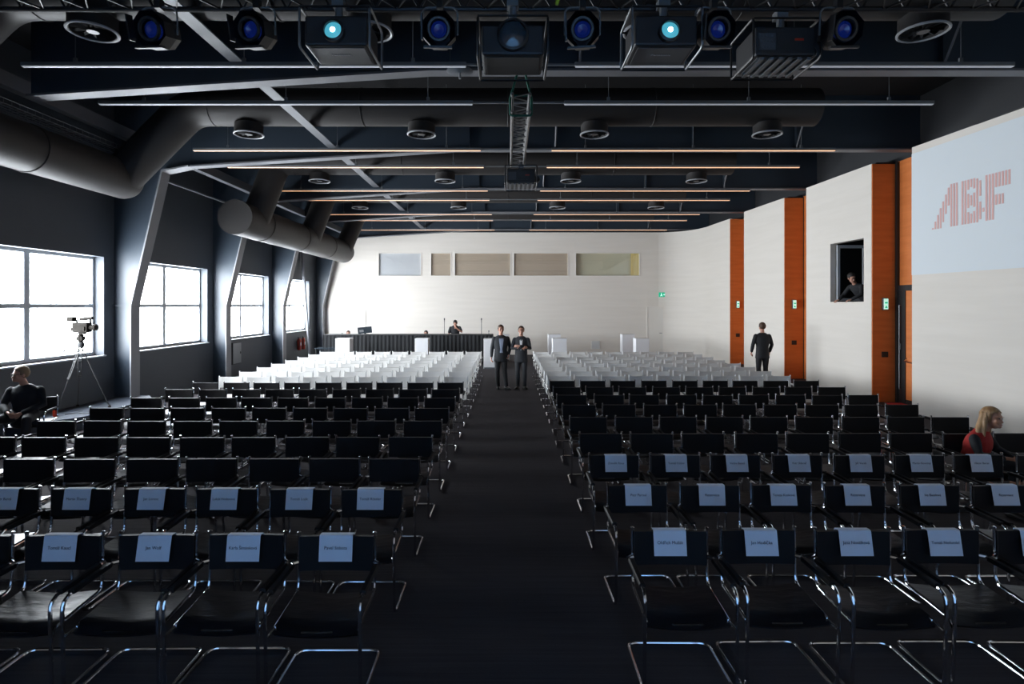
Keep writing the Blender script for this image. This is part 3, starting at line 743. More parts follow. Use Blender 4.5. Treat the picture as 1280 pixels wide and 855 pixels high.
# computer screen on the table
t = thing('computer_monitor', 'dark tilted computer monitor standing on the left of the black table', 'monitor', (PX(456.5, 23.7), 23.7, 1.19)); t.rotation_euler = (.05, math.radians(-5), .15)
box('panel', (-.29, -.02, .04), (.29, .02, .31), M['bluepc'], t, .008)
box('stand', (-.04, -.0, 0), (.04, .05, .1), M['black_plastic'], t); box('foot', (-.12, -.06, -.0), (.12, .1, .012), M['black_plastic'], t)
box('input_panel', (-.22, -.026, .1), (-.05, -.02, .2), M['mid_grey'], t)
def mic_stand(px_, label):
    t = thing('microphone_stand', label, 'microphone stand', (PX(px_, 24.35), 24.35, 0), group='microphone stands behind the table')
    bm = B(); tube(bm, [(0, 0, .1), (0, 0, 1.68)], .011, 6); obj('pole', bm, M['black_metal'], t)
    for a in range(3):
        an = a * 2 * PI / 3 + .4; bm = B(); tube(bm, [(0, 0, .16), (.28 * math.cos(an), .28 * math.sin(an), .012)], .010, 6); obj('leg', bm, M['black_metal'], t)
    bm = B(); lathe(bm, [(.012, 1.66), (.016, 1.76), (.026, 1.79), (.026, 1.82), (.012, 1.85)], (0, 0, 0), 'z', 12); obj('microphone', bm, M['black_metal'], t, smooth=True)
mic_stand(555.5, 'thin black microphone stand behind the table, left of the man in black T-shirt')
mic_stand(601.8, 'thin black microphone stand behind the right end of the table')
t = thing('table_microphone', 'tiny black desk microphone at the right end of the black table', 'microphone', (PX(611, 23.6), 23.6, 1.19))
bm = B(); lathe(bm, [(.05, 0), (.05, .02), (.012, .03), (.01, .1)], (0, 0, 0), 'z', 12); obj('base', bm, M['black_metal'], t); bm = B(); lathe(bm, [(.01, .1), (.02, .12), (.02, .15), (.008, .17)], (0, 0, 0), 'z', 10); obj('head', bm, M['black_metal'], t)
t = thing('side_table', 'low dark table with a shiny top left of the leftmost lectern', 'table', (-7.05, 22.3, 0))
box('tabletop', (-.45, -.3, .70), (.45, .3, .74), M['bluepc'], t, .008)
for (a, b) in ((-.4, -.25), (.4, -.25), (-.4, .25), (.4, .25)): box('leg', (a - .02, b - .02, 0), (a + .02, b + .02, .70), M['black_metal'], t)
# vent grille in the back wall, exit sign, wall box, extinguishers
t = thing('vent_grille', 'small grey ventilation grille low in the back wall', 'vent', (PX(744.5, YB), YB - .002, .26))
box('frame', (-.22, -.02, 0), (.22, 0, .42), M['door_white'], t, .005)
bm = B()
for k in range(9): bx(bm, (-.19, -.028, .03 + k * .042), (.19, -.02, .052 + k * .042))
obj('louvre', bm, M['win_frame'], t)
t = thing('exit_sign', 'green running man exit sign above the white door in the back wall', 'sign', (PX(829.5, YB), YB - .002, 2.80))
box('panel', (-.235, -.04, 0), (.235, 0, .22), M['green_sign'], t, .004)
bm = B(); y0, y1 = -.043, -.04
bx(bm, (.07, y0, .03), (.16, y1, .19)); prism(bm, [(-.03, .11), (.02, .16), (.02, .13), (.06, .13), (.06, .09), (.02, .09), (.02, .06)], 'y', y0, y1)
lathe(bm, [(.018, y0), (.018, y1)], (-.12, 0, .175), 'y', 10)
prism(bm, [(-.14, .15), (-.10, .15), (-.08, .09), (-.06, .03), (-.085, .03), (-.11, .08), (-.15, .03), (-.18, .04), (-.145, .09)], 'y', y0, y1)
obj('symbol', bm, M['sign_white'], t)
t = thing('electrical_cabinet', 'flat grey electrical cabinet on the window wall between the second and third columns', 'cabinet', (-9.2, 19.1, .43))
box('body', (0, -.3, 0), (.1, .3, .72), M['slate_dark'], t, .006); box('door', (.1, -.28, .02), (.112, .28, .70), M['mid_grey'], t, .004)
box('lock', (.112, .2, .33), (.125, .24, .40), M['black_metal'], t)
for k in range(2):
    t = thing('fire_extinguisher', 'red fire extinguisher on the window wall near the back corner, %s of the pair' % ('nearer', 'farther')[k], 'fire extinguisher', (-9.09, 24.75 + .5 * k, .45), group='fire extinguishers')
    bm = B(); lathe(bm, [(.07, 0), (.08, .03), (.08, .42), (.06, .48), (.025, .51)], (0, 0, 0), 'z', 16); obj('cylinder', bm, M['red'], t, smooth=True)
    bm = B(); lathe(bm, [(.025, .51), (.025, .55)], (0, 0, 0), 'z', 10); bx(bm, (-.015, -.1, .55), (.015, .03, .575)); obj('valve', bm, M['black_metal'], t)
    bm = B(); tube(bm, fillet([(0, -.06, .54), (.06, -.11, .40), (.05, -.09, .12)], .08), .012, 6); obj('hose', bm, M['black_plastic'], t, smooth=True)
    box('label_band', (.079, -.045, .2), (.083, .045, .33), M['paper'], t); box('bracket', (-.11, -.05, .2), (-.075, .05, .4), M['mid_grey'], t)

# ------------------------------------------------------------------ platform by the windows, camera tripod
bm = B()
edge = [(-9.19, 10.4)] + [(-9.19 + 1.04 * math.sin(a), 11.05 - .65 * math.cos(a)) for a in [k * PI / 16 for k in range(1, 9)]] + [(-8.12, 13.0), (-8.5, 13.5), (-9.19, 13.5)]
prism(bm, edge, 'z', 0, .26)
tag(obj('window_platform', bm, M['platform'], bevel=.01), 'low blue grey platform with rounded end under the window by the tripod', 'platform')
t = thing('camera_tripod', 'tall tripod standing on the low platform in front of the window', 'tripod', (-8.72, 11.65, .26))
apex = V((-.03, 0, 1.32))
for k, (fx, fy) in enumerate(((-.20, -.42), (.36, .28), (-.38, .38))):
    foot = V((fx, fy, .0)); bm = B(); 
    mid = apex.lerp(foot, .5); s_ = V((-(fy), fx, 0)).normalized() * .03
    for sg in (-1, 1): tube(bm, [apex + s_ * sg, mid + s_ * sg * .9], .012, 6)
    tube(bm, [mid - (foot - apex) * .08, foot + V((0, 0, .02))], .012, 6)
    tube(bm, [mid + s_ * 1.2, mid - s_ * 1.2], .02, 6); q = apex.lerp(foot, .25); tube(bm, [q + s_ * 1.1, q - s_ * 1.1], .013, 6)
    lg = obj('leg', bm, M['tripod_tube'], t, smooth=True)
    bm = B(); lathe(bm, [(.028, 0), (.03, .02), (.015, .045)], foot, 'z', 10); obj('foot', bm, M['camera_shell'], lg)
bm = B(); lathe(bm, [(.05, 1.27), (.065, 1.33), (.065, 1.36), (.04, 1.39)], (-.03, 0, 0), 'z', 16); obj('bowl', bm, M['tripod_tube'], t, smooth=True)
bm = B(); lathe(bm, [(.045, 1.39), (.055, 1.42), (.055, 1.52), (.04, 1.55)], (-.03, 0, 0), 'z', 14); bx(bm, (-.09, -.05, 1.42), (.03, .05, 1.5)); bx(bm, (-.1, -.05, 1.55), (.06, .05, 1.58)); obj('fluid_head', bm, M['camera_shell'], t)
bm = B(); tube(bm, [(-.08, 0, 1.46), (-.36, -.05, 1.18)], .009, 6); tube(bm, [(-.30, -.04, 1.24), (-.38, -.055, 1.16)], .016, 6); obj('pan_handle', bm, M['camera_shell'], t)
t = thing('video_camera', 'professional video camera with viewfinder mounted on the tripod', 'camera', (-8.75, 11.65, 1.845))
bm = B(); bx(bm, (-.12, -.08, 0), (.18, .08, .20)); obj('body', bm, M['camera_shell'], t, bevel=.01)
bm = B(); lathe(bm, [(.045, .16), (.05, .20), (.05, .26), (.065, .27), (.065, .32)], (0, 0, .10), 'x', 16); obj('lens', bm, M['camera_shell'], t, smooth=True)
bm = B(); tube(bm, fillet([(-.08, 0, .18), (-.08, 0, .25), (.2, 0, .27), (.2, 0, .2)], .03), .02, 6); tube(bm, [(.0, 0, .27), (.24, 0, .29)], .034, 8); obj('carry_handle', bm, M['camera_shell'], t)
bm = B(); bx(bm, (-.24, -.07, .22), (-.12, .05, .32)); tube(bm, [(-.15, 0, .24), (-.08, 0, .22)], .015, 6); obj('viewfinder', bm, M['camera_shell'], t, bevel=.006)
bm = B(); bx(bm, (-.19, -.04, .02), (-.10, .04, .10)); obj('battery', bm, M['camera_shell'], t, bevel=.006)
bm = B(); bx(bm, (.06, -.1, .03), (.14, -.06, .12)); obj('control_box', bm, M['camera_shell'], t)
t = thing('drink_bottle', 'small dark bottle on the platform by the tripod foot', 'bottle', (-8.72, 10.95, .26))
bm = B(); lathe(bm, [(.035, 0), (.037, .02), (.037, .17), (.014, .22), (.014, .25)], (0, 0, 0), 'z', 14); obj('body', bm, M['red'], t, smooth=True); bm = B(); lathe(bm, [(.017, .25), (.017, .275)], (0, 0, 0), 'z', 12); obj('cap', bm, M['ring'], t)
bm = B(); pts = [(-8.65 + .1 * k, 11.1 + .12 * math.sin(k * 1.3) + .05 * k, .268) for k in range(6)]
tag((tube(bm, fillet(pts, .05), .006, 5), obj('camera_cable', bm, M['black_plastic'], smooth=True))[1], 'black cable lying curled on the low platform', 'cable')

# ------------------------------------------------------------------ people
def limb(bm, pts, rad, seg=12):
    pts = [V(p) for p in pts]
    d0 = (pts[0] - pts[1]).normalized(); d1 = (pts[-1] - pts[-2]).normalized()
    P = [pts[0] + d0 * rad[0] * .8] + pts + [pts[-1] + d1 * rad[-1] * .8]
    R = [rad[0] * .5] + list(rad) + [rad[-1] * .5]
    tube(bm, P, R, seg)
def loft(bm, rings, seg=18):
    """rings: (centre, half width along X, half depth) - depth axis is across the spine"""
    cs = [V(r[0]) for r in rings]; out = []
    for i, r in enumerate(rings):
        a = cs[max(i - 1, 0)]; b = cs[min(i + 1, len(cs) - 1)]; t_ = (b - a).normalized()
        X = V(r[3]).normalized() if len(r) > 3 else V((1, 0, 0))
        X = (X - t_ * X.dot(t_)).normalized(); Y = t_.cross(X)
        out.append([bm.verts.new(cs[i] + X * r[1] * math.cos(2 * PI * k / seg) + Y * r[2] * math.sin(2 * PI * k / seg)) for k in range(seg)])
    for A, C in zip(out, out[1:]):
        for k in range(seg): bm.faces.new((A[k], A[(k + 1) % seg], C[(k + 1) % seg], C[k]))
    bm.faces.new(out[0][::-1]); bm.faces.new(out[-1])
def ell(bm, c, rx, ry, rz, mtx=None, seg=20):
    r = bmesh.ops.create_uvsphere(bm, u_segments=seg, v_segments=seg // 2 + 2, radius=1)
    m_ = Matrix.Translation(V(c)) @ Matrix.Diagonal((rx, ry, rz, 1))
    if mtx: m_ = mtx @ m_
    bmesh.ops.transform(bm, matrix=m_, verts=r['verts'])
def fuse(name, bm, m, parent, vox, sm=4):
    bmesh.ops.recalc_face_normals(bm, faces=bm.faces)
    me = bpy.data.meshes.new('tmp'); bm.to_mesh(me); bm.free()
    o = bpy.data.objects.new('tmp', me); COL.objects.link(o)
    r = o.modifiers.new('r', 'REMESH'); r.mode = 'VOXEL'; r.voxel_size = vox
    s = o.modifiers.new('s', 'SMOOTH'); s.factor = .5; s.iterations = sm
    bpy.context.view_layer.update()
    me2 = bpy.data.meshes.new_from_object(o.evaluated_get(bpy.context.evaluated_depsgraph_get()))
    bpy.data.objects.remove(o); me2.name = name; me2.materials.clear(); me2.materials.append(m)
    for p in me2.polygons: p.use_smooth = True
    o2 = bpy.data.objects.new(name, me2); COL.objects.link(o2); o2.parent = parent
    return o2
def hand(bm, wrist, direction, palm_n, side, curl=.5, scale=1.0):
    """five tapering bent fingers on a palm; side = +1/-1 puts the thumb"""
    d = V(direction).normalized(); n = V(palm_n); n = (n - d * n.dot(d)).normalized(); s = d.cross(n) * side
    w = V(wrist); S = scale
    loft(bm, [(w, .026 * S, .019 * S, s), (w + d * .03 * S, .034 * S, .018 * S, s), (w + d * .085 * S, .042 * S, .015 * S, s), (w + d * .10 * S, .036 * S, .012 * S, s)], 12)
    for i, (off, ln) in enumerate(((.030, .070), (.010, .080), (-.010, .074), (-.030, .058))):
        b = w + d * .088 * S + s * off * S; c1 = curl * (1 + .12 * i)
        d1 = (d * math.cos(c1) + n * math.sin(c1)); d2 = (d * math.cos(c1 * 2.2) + n * math.sin(c1 * 2.2))
        p1 = b + d1 * ln * .5 * S; p2 = p1 + d2 * ln * .5 * S
        limb(bm, [b, p1, p2], [.0098 * S, .0090 * S, .0078 * S], 8)
    b = w + d * .03 * S + s * .032 * S
    p1 = b + (d * .6 + s * .7 + n * .25).normalized() * .04 * S; p2 = p1 + (d * .9 + s * .2 + n * .4).normalized() * .032 * S
    limb(bm, [b, p1, p2], [.013 * S, .0105 * S, .009 * S], 8)
def head_mesh(bm, mt, female=False):
    """head about .235 tall centred on the origin of mt, looking along -Y"""
    ell(bm, (0, .012, .025), .076, .096, .093, mt, 24)
    ell(bm, (0, -.022, -.045), .056, .066, .070, mt, 20)
    ell(bm, (0, -.070, -.085), .026 if female else .032, .020, .022, mt, 12)
    ell(bm, (0, -.086, -.022), .0115, .016, .024, mt, 10); ell(bm, (0, -.098, -.036), .014, .013, .011, mt, 10)
    ell(bm, (0, -.078, .022), .052, .014, .012, mt, 12)
    ell(bm, (0, -.080, -.062), .022, .012, .009, mt, 10)
    for s in (-1, 1):
        ell(bm, (s * .078, .012, -.012), .009, .020, .031, mt, 10); ell(bm, (s * .042, -.062, -.030), .020, .016, .02, mt, 10)
def person(label, loc, rz, J, wear, head_yaw=0, head_pitch=0, head_roll=0, hair='hair_brown', skin='skin', curl=.5, female=False, hairstyle='short', category='person', vox=.008, k=1.0, glasses=False, short_sleeve=False, collar=None):
    """J: joints in the figure's own frame, it faces -Y; wear: dict of clothing materials"""
    root = thing('person', label, category, loc, rz)
    j = {a: V(b) * k for a, b in J.items() if isinstance(b, tuple)}
    hd = Matrix.Translation(j['head']) @ Matrix.Rotation(head_yaw, 4, 'Z') @ Matrix.Rotation(head_pitch, 4, 'X') @ Matrix.Rotation(head_roll, 4, 'Y') @ Matrix.Scale(k * 1.06, 4)
    hips = (j['hipL'] + j['hipR']) / 2; sh = (j['shL'] + j['shR']) / 2
    up = (sh - hips); Xs = (j['shR'] - j['shL']).normalized(); Xh = (j['hipR'] - j['hipL']).normalized()
    chest = hips + up * .66; waist = hips + up * .36
    w = .92 if female else 1.0
    def torso(bm, g, low=-.10, flare=1.0):
        loft(bm, [(hips + up.normalized() * low, (.172 * flare) * w * k + g, .120 * k + g, Xh), (hips + up * .05, .170 * k + g, .120 * k + g, Xh), (waist, .160 * w * k + g, .112 * k + g, Xh), (chest, .188 * w * k + g, .124 * k + g, Xs),
                  (hips + up * .90, .196 * w * k + g, .110 * k + g, Xs), (sh + up.normalized() * .03, .165 * w * k + g, .080 * k + g, Xs), (sh + up.normalized() * .062, .110 * w * k + g, .066 * k + g, Xs), (sh + up.normalized() * .09, .068 * w * k + g, .060 * k + g, Xs)])
    def arm(bm, sd, g, full=True, cut=1.0):
        S_, E_, W_ = j['sh' + sd], j['el' + sd], j['wr' + sd]
        if full: limb(bm, [S_, S_.lerp(E_, .5), E_, E_.lerp(W_, .45), E_.lerp(W_, cut)], [.050 * w * k + g, .048 * w * k + g, .041 * w * k + g, .039 * w * k + g, .027 * k + g])
        else: limb(bm, [S_, S_.lerp(E_, .4), S_.lerp(E_, .75)], [.050 * w * k + g, .052 * w * k + g, .051 * w * k + g])
    def leg(bm, sd, g, cut=1.0):
        H_, K_, A_ = j['hip' + sd], j['kn' + sd], j['an' + sd]
        limb(bm, [H_, H_.lerp(K_, .5), K_, K_.lerp(A_, .35), K_.lerp(A_, cut)], [.088 * k + g, .076 * k + g, .056 * k + g, .055 * k + g, .038 * k + g])
    bm = B(); torso(bm, -.012)
    neck0 = sh + up.normalized() * .02
    limb(bm, [neck0, neck0.lerp(j['head'], .45), j['head'] - V((0, 0, .04 * k))], [.062 * k, .054 * k if not female else .046 * k, .052 * k if not female else .045 * k], 14)
    head_mesh(bm, hd, female)
    for sd, s in (('L', -1), ('R', 1)):
        arm(bm, sd, -.004); leg(bm, sd, -.006)
        dr = J.get('hand' + sd); dirn = V(dr) if dr else (j['wr' + sd] - j['el' + sd])
        pn = J.get('palm' + sd, (-s, 0, 0)); hand(bm, j['wr' + sd], dirn, pn, s * (1 if not J.get('flip' + sd) else -1), curl, k)
        f = V(J.get('toe' + sd, (0, -1, 0))).normalized(); a = j['an' + sd]
        limb(bm, [a, a + f * .07 * k - V((0, 0, .042 * k)), a + f * .13 * k - V((0, 0, .052 * k))], [.030 * k, .022 * k, .014 * k], 10)
    fuse('body', bm, M[skin], root, vox, 3)
    # eyes, brows, mouth
    for s in (-1, 1):
        bm = B(); ell(bm, (s * .030, -.083, .002), .012, .006, .0065, hd, 10); obj('eye', bm, M['eye'], root, smooth=True)
        bm = B(); bx(bm, (s * .030 - .017, -.094, .017), (s * .030 + .017, -.085, .022), hd); obj('eyebrow', bm, M[hair], root)
    bm = B(); ell(bm, (0, -.090, -.064), .021, .005, .0055, hd, 10); obj('mouth', bm, M['lips'], root, smooth=True)
    if glasses:
        bm = B()
        for s in (-1, 1):
            ring = [hd @ V((s * .031 + .022 * math.cos(a * PI / 8), -.098, .002 + .017 * math.sin(a * PI / 8))) for a in range(16)]; tube(bm, ring, .0022, 5, closed=True)
            tube(bm, [hd @ V((s * .053, -.097, .004)), hd @ V((s * .083, .01, .004))], .002, 4)
        tube(bm, [hd @ V((-.009, -.099, .005)), hd @ V((.009, -.099, .005))], .002, 4); obj('glasses', bm, M['black_plastic'], root)
    # hair
    bm = B()
    r_ = bmesh.ops.create_uvsphere(bm, u_segments=28, v_segments=18, radius=1)
    bmesh.ops.transform(bm, matrix=Matrix.Translation((0, .016, .030)) @ Matrix.Diagonal((.086, .106, .102, 1)), verts=r_['verts'])
    dead = []
    for f in bm.faces:
        c = f.calc_center_median()
        face_zone = c.y < -.035 and c.z < .062 + .02 * math.cos(c.x * 30)
        side_zone = (c.y < .02 and c.z < .0) if hairstyle == 'short' else (c.y < -.025 and c.z < .02)
        low = c.z < -.045
        if face_zone or side_zone or low: dead.append(f)
    bmesh.ops.delete(bm, geom=dead, context='FACES')
    for v in bm.verts:
        v.co += V((random.uniform(-1, 1), random.uniform(-1, 1), random.uniform(0, 1))) * .003
    bmesh.ops.transform(bm, matrix=hd, verts=bm.verts)
    h = obj('hair', bm, M[hair], root, smooth=True); so = h.modifiers.new('t', 'SOLIDIFY'); so.thickness = .014 * k; so.offset = -1
    if hairstyle == 'long':
        bm = B()
        for (x0, y0, x1, y1, x2, y2, rr) in ((-.066, .055, -.115, .07, -.16, .09, .034), (.070, .05, .085, .07, .09, .09, .024), (-.05, .07, -.08, .10, -.13, .12, .036), (0, .09, -.01, .12, -.04, .13, .04), (.05, .075, .06, .10, .06, .11, .034), (-.074, .02, -.10, .03, -.13, .02, .024)):
            limb(bm, [hd @ V((x0, y0, .05)), hd @ V((x0 * 1.2, y0 * 1.1, -.05)), hd @ V((x1, y1, -.16)), hd @ V((x2, y2, -.30))], [rr * .7, rr, rr * .95, rr * .45], 10)
        fuse('long_hair', bm, M[hair], root, .008, 3)
    # clothes
    for what, mm in wear.items():
        bm = B()
        if what == 'jacket':
            torso(bm, .014, low=-.16, flare=1.12)
            for sd in 'LR': arm(bm, sd, .013, True, .93)
            c = neck0 + up.normalized() * .03; 
            fuse('jacket', bm, M[mm], root, .011, 12)
        elif what == 'jumper':
            torso(bm, .008, low=-.10, flare=1.0)
            for sd in 'LR': arm(bm, sd, .009, True, .95)
            fuse('jumper', bm, M[mm], root, .010, 8)
        elif what == 'tshirt':
            torso(bm, .006, low=-.10)
            for sd in 'LR': arm(bm, sd, .010, False)
            fuse('tshirt', bm, M[mm], root, .010, 4)
        elif what == 'waistcoat':
            torso(bm, .013, low=-.10); fuse('waistcoat', bm, M[mm], root, .010, 3)
        elif what == 'trousers':
            loft(bm, [(hips - up.normalized() * .07, .165 * k, .118 * k, Xh), (hips + up * .08, .162 * k, .116 * k, Xh), (hips + up * .2, .150 * k, .108 * k, Xh)])
            for sd in 'LR': leg(bm, sd, .012, 1.03)
            fuse('trousers', bm, M[mm], root, .011, 4)
        elif what == 'shoes':
            bm.free()
            for sd in 'LR':
                bm = B(); f = V(J.get('toe' + sd, (0, -1, 0))).normalized(); a = j['an' + sd]; X_ = f.cross(V((0, 0, 1)))
                g0 = a.z - .035 * k
                loft(bm, [(a - f * .065 * k - V((0, 0, g0 - .008)), .034 * k, .040 * k, X_), (a - V((0, 0, g0 - .010)), .044 * k, .048 * k, X_), (a + f * .09 * k - V((0, 0, g0 + .000)), .048 * k, .037 * k, X_), (a + f * .165 * k - V((0, 0, g0 + .006)), .043 * k, .028 * k, X_), (a + f * .205 * k - V((0, 0, g0 + .012)), .018 * k, .014 * k, X_)], 14)
                obj('shoe', bm, M[mm], root, smooth=True)
        elif what == 'shirt':
            # shirt front showing between the lapels
            fr = -Xs.cross(up.normalized()); fr = fr if fr.y < 0 else -fr
            wd = J.get('shirtw', .045)
            A = []
            for tt, ww in ((1.04, wd * 1.0), (.9, wd * 1.05), (.66, wd * .8), (.40, wd * .45), (.2 if J.get('open') else .38, wd * (.7 if J.get('open') else .1))):
                c = hips + up * tt; dp = {1.04: .070, .9: .115, .66: .136, .40: .118}.get(tt, .124) * k
                A.append([bm.verts.new(c + fr * (dp + .004) + Xs * ww * q) for q in (-1, 0, 1)])
                A[-1][1].co += fr * .006
            for a, b in zip(A, A[1:]):
                for q in range(2): bm.faces.new((a[q], a[q + 1], b[q + 1], b[q]))
            o = obj('shirt_front', bm, M[mm], root); so = o.modifiers.new('t', 'SOLIDIFY'); so.thickness = .02; so.offset = 0
            bm = B(); c = neck0 + up.normalized() * .045; ring = [c + Xs * .064 * k * math.cos(a * PI / 8) + fr * .062 * k * math.sin(a * PI / 8) for a in range(16)]
            tube(bm, ring, .014 * k, 6, closed=True); obj('collar', bm, M[mm], root, smooth=True)
        elif what == 'tie':
            fr = V((0, -1, 0)); c0 = hips + up * 1.0
            prism(bm, [(-.014, 0), (.014, 0), (.022, -.30), (0, -.34), (-.022, -.30)], 'y', -.006, .0)
            bmesh.ops.transform(bm, matrix=Matrix.Translation(c0 + fr * .125) @ Matrix.Rotation(math.radians(6), 4, 'X'), verts=bm.verts); obj('tie', bm, M[mm], root)
        elif what == 'skirt':
            loft(bm, [(hips + up * .18, .148 * k, .105 * k, Xh), (hips - up.normalized() * .04, .18 * k, .13 * k, Xh)])
            for sd in 'LR': leg(bm, sd, .018, .02)
            fuse('skirt', bm, M[mm], root, .011, 3)
        elif what == 'gilet_front':
            bm.free()
    return root

def standing(**kw):
    J = dict(head=(0, -.02, 1.672), shL=(-.188, 0, 1.425), shR=(.188, 0, 1.425), elL=(-.245, .03, 1.14), elR=(.245, .03, 1.16), wrL=(-.25, -.05, .92), wrR=(.25, -.05, .92),
             hipL=(-.09, 0, .93), hipR=(.09, 0, .93), knL=(-.10, -.02, .50), knR=(.10, -.02, .50), anL=(-.10, .02, .085), anR=(.10, .02, .085))
    J.update(kw); return J

# two men in the aisle
person('man standing in the aisle in an open dark suit and pale blue shirt', (PX(626, 16.3), 16.3, 0), .12,
       standing(open=True, shirtw=.06, wrL=(-.27, -.06, .90), wrR=(.22, -.02, .96), elR=(.27, .08, 1.17), knR=(.11, -.03, .50), anR=(.15, -.08, .085), toeR=(.5, -1, 0), toeL=(-.1, -1, 0), anL=(-.07, .03, .085)),
       dict(jacket='suit_grey', trousers='suit_black', shoes='shoe', shirt='shirt_blue'), head_pitch=-.10, head_yaw=.15, hair='hair_brown', k=1.02)
person('man with folded arms in a dark suit standing in the aisle', (PX(651.5, 16.3), 16.3, 0), -.05,
       standing(elL=(-.26, -.08, 1.17), elR=(.26, -.08, 1.17), wrL=(.02, -.20, 1.20), wrR=(-.04, -.235, 1.25), handL=(1, -.1, .05), handR=(-1, .1, -.05), palmL=(0, 1, 0), palmR=(0, 1, 0), shirtw=.035, toeR=(.35, -1, 0), toeL=(-.35, -1, 0)),
       dict(jacket='suit_grey', trousers='suit_grey', shoes='shoe', shirt='shirt_white', tie='suit_black'), head_pitch=-.12, head_yaw=.0, hair='hair_brown', k=1.0, curl=.2)
# man seen from behind at the right wall
person('man in a dark suit seen from behind beside the right wall', (PX(953, 17.0), 17.0, 0), PI,
       standing(elL=(-.27, -.0, 1.17), elR=(.27, -.0, 1.17), wrL=(-.26, -.12, .95), wrR=(.26, -.12, .95)),
       dict(jacket='suit_black', trousers='suit_black', shoes='shoe'), hair='hair_brown', k=1.045)
# man behind the table, bent over, hand at his mouth
person('man in a black T-shirt bending with hand at mouth behind the black table', (PX(569, 24.45), 24.45, 0), 0,
       standing(head=(.02, -.20, 1.63), shL=(-.19, -.08, 1.44), shR=(.19, -.08, 1.46), elL=(-.27, -.10, 1.16), wrL=(-.26, -.20, .96), elR=(.30, -.22, 1.26), wrR=(.10, -.33, 1.42), handR=(-.6, -.2, .6), palmR=(0, 1, 0), shirtw=.04),
       dict(tshirt='tee_black', trousers='suit_black', shoes='shoe'), head_pitch=.55, hair='hair_dark', k=1.0, curl=.7)
# two people seated behind the table
def seated(**kw):
    J = dict(head=(0, -.14, 1.185), shL=(-.18, -.10, .97), shR=(.18, -.10, .97), elL=(-.25, -.16, .74), elR=(.25, -.16, .74), wrL=(-.15, -.38, .70), wrR=(.15, -.38, .70),
             hipL=(-.09, -.14, .565), hipR=(.09, -.14, .565), knL=(-.12, -.56, .55), knR=(.12, -.56, .55), anL=(-.12, -.58, .085), anR=(.12, -.58, .085))
    J.update(kw); return J
for (px_, lab, hr, yw) in ((436.5, 'person in dark clothes sitting behind the black table by the monitor', 'hair_brown', .5), (533, 'person in a red top sitting behind the middle of the black table', 'hair_dark', -.1)):
    red = px_ > 500
    person(lab, (PX(px_, 24.45), 24.45, 0), 0, seated(), dict(jumper='tee_red' if red else 'tee_black', trousers='suit_black', shoes='shoe'), hair=hr, head_yaw=yw, k=1.0)
    q = place_chair('black', PX(px_, 24.45), 24.70, 0, 'black leather chair behind the black table under the person %s' % ('in the red top' if red else 'by the monitor'), 'chairs behind the table')
# man sitting by the window
person('man in a dark jacket sitting beside the tripod and looking towards the window', (-8.02, 9.55, 0), .25,
       seated(head=(-.04, -.20, 1.225), shL=(-.20, -.13, .975), shR=(.20, -.13, .975), elL=(-.27, -.20, .74), elR=(.28, -.20, .74), wrL=(-.10, -.42, .66), wrR=(.08, -.42, .64), handL=(.6, -.6, -.3), handR=(-.6, -.6, -.3), knL=(-.22, -.56, .56), knR=(.22, -.56, .56), anL=(-.18, -.52, .085), anR=(.18, -.52, .085)),
       dict(jacket='navy', trousers='suit_black', shoes='shoe'), head_yaw=-.75, head_pitch=-.03, hair='hair_fair', k=1.03, glasses=True)
place_chair('black', -8.0, 9.72, .25, 'black leather chair under the man sitting beside the tripod', 'chairs apart from the rows')
# woman on the right
person('laughing woman with long blond hair in a red and black top at the right wall', (5.50, 6.92, 0), .45,
       seated(head=(.07, -.30, 1.095), shL=(-.155, -.22, .86), shR=(.155, -.20, .86), elL=(-.21, -.30, .68), elR=(.235, -.28, .70), wrL=(-.02, -.46, .66), wrR=(.14, -.48, .65), handL=(.5, -.6, -.2), handR=(-.3, -.8, -.2),
              hipL=(-.085, -.14, .56), hipR=(.085, -.14, .56), knL=(.02, -.55, .58), knR=(.17, -.52, .58), anL=(-.06, -.56, .075), anR=(.12, -.62, .075)),
       dict(jumper='tee_black', waistcoat='tee_red', skirt='tee_black', shoes='shoe'), head_yaw=-.02, head_pitch=-.04, head_roll=.12, hair='hair_blond', hairstyle='long', skin='skin_tan', female=True, k=.98, curl=.6)
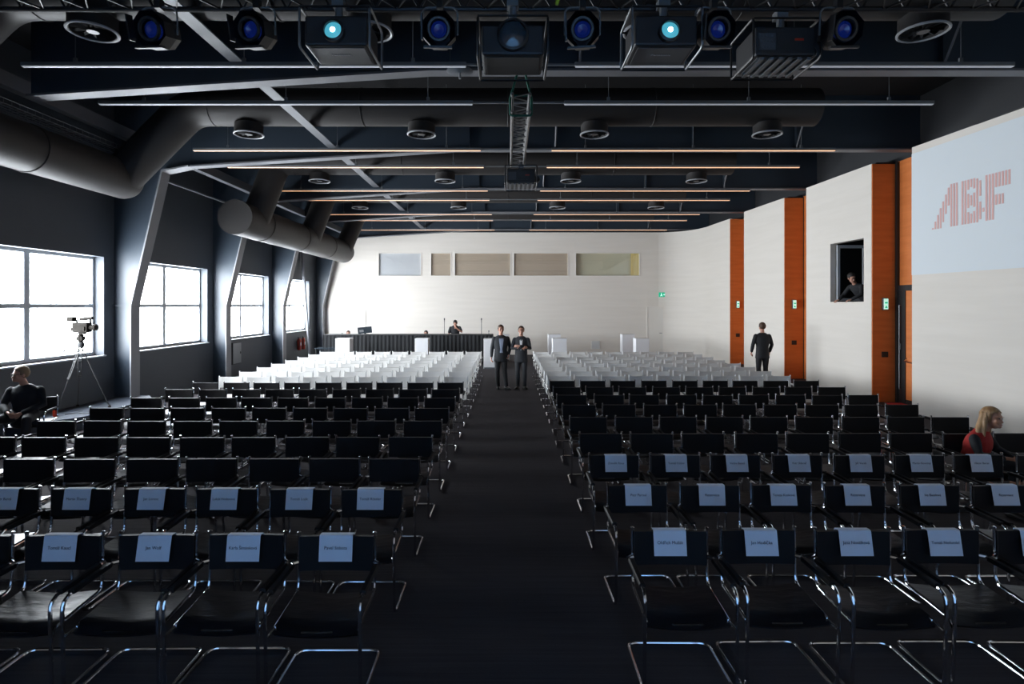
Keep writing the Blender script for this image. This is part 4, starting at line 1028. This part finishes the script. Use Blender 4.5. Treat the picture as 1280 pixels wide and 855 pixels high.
# man leaning out of the inner window
person('man in black leaning out of the dark inner window in the right wall', (9.55, 15.15, 1.6), -PI / 2 + .25,
       standing(head=(.02, -.50, 1.52), shL=(-.185, -.34, 1.30), shR=(.185, -.34, 1.30), elL=(-.30, -.44, 1.08), elR=(.28, -.46, 1.08), wrL=(-.30, -.60, .945), wrR=(.14, -.64, .945), handL=(0, -1, -.25), handR=(-.35, -1, -.25), palmL=(0, 0, -1), palmR=(0, 0, -1), hipL=(-.09, .10, .88), hipR=(.09, .10, .88), knL=(-.1, .08, .48), knR=(.1, .08, .48), anL=(-.1, .15, .085), anR=(.1, .15, .085)),
       dict(jacket='suit_black', trousers='suit_black', shoes='shoe'), head_pitch=.40, head_yaw=1.35, head_roll=-.15, hair='hair_dark', k=1.0, curl=.35)

# ------------------------------------------------------------------ light
w = bpy.data.worlds.new('World'); SC.world = w; w.use_nodes = True
bg = w.node_tree.nodes['Background']; bg.inputs['Color'].default_value = (.88, .94, 1, 1); bg.inputs['Strength'].default_value = 27
for i, (a, b) in enumerate(wins):      # portals guide the daylight through the real openings
    ld = bpy.data.lights.new('window_portal', 'AREA'); ld.shape = 'RECTANGLE'; ld.size = ZH - ZS; ld.size_y = b - a; ld.cycles.is_portal = True
    lo = bpy.data.objects.new('window_portal', ld); COL.objects.link(lo); lo.location = (-9.52, (a + b) / 2, (ZS + ZH) / 2); lo.rotation_euler = (0, -PI / 2, 0)

for px_ in (419.5, 833):      # the two lit projectors throw their picture on the stage wall behind the camera
    sd = bpy.data.lights.new('projector_beam', 'SPOT'); sd.energy = 1700; sd.color = (.14, .43, 1); sd.spot_size = math.radians(46); sd.spot_blend = .15; sd.shadow_soft_size = .04
    so = bpy.data.objects.new('projector_beam', sd); COL.objects.link(so); so.location = ((px_ - 635) * 4.9 / 711, 4.80, 4.75)
    so.rotation_euler = (V((0, YF, 2.7)) - so.location).to_track_quat('-Z', 'Y').to_euler()

# ------------------------------------------------------------------ camera
cd = bpy.data.cameras.new('camera'); cam = bpy.data.objects.new('camera', cd); COL.objects.link(cam)
cd.sensor_width = 36; cd.lens = 711 / 1280 * 36
cd.shift_x = (640 - 635) / 1280; cd.shift_y = -(427.5 - 381.5) / 1280
cam.location = (0, 0, 2.4); cam.rotation_euler = (PI / 2, 0, 0); cd.clip_end = 200
SC.camera = cam
SC.view_settings.view_transform = 'Standard'; SC.view_settings.look = 'None'; SC.view_settings.gamma = 1; SC.view_settings.exposure = .74
SC.view_settings.use_curve_mapping = False
SC.cycles.use_denoising = True
SC.cycles.max_bounces = 8; SC.cycles.diffuse_bounces = 5; SC.cycles.transparent_max_bounces = 12
SC.cycles.sample_clamp_indirect = 8
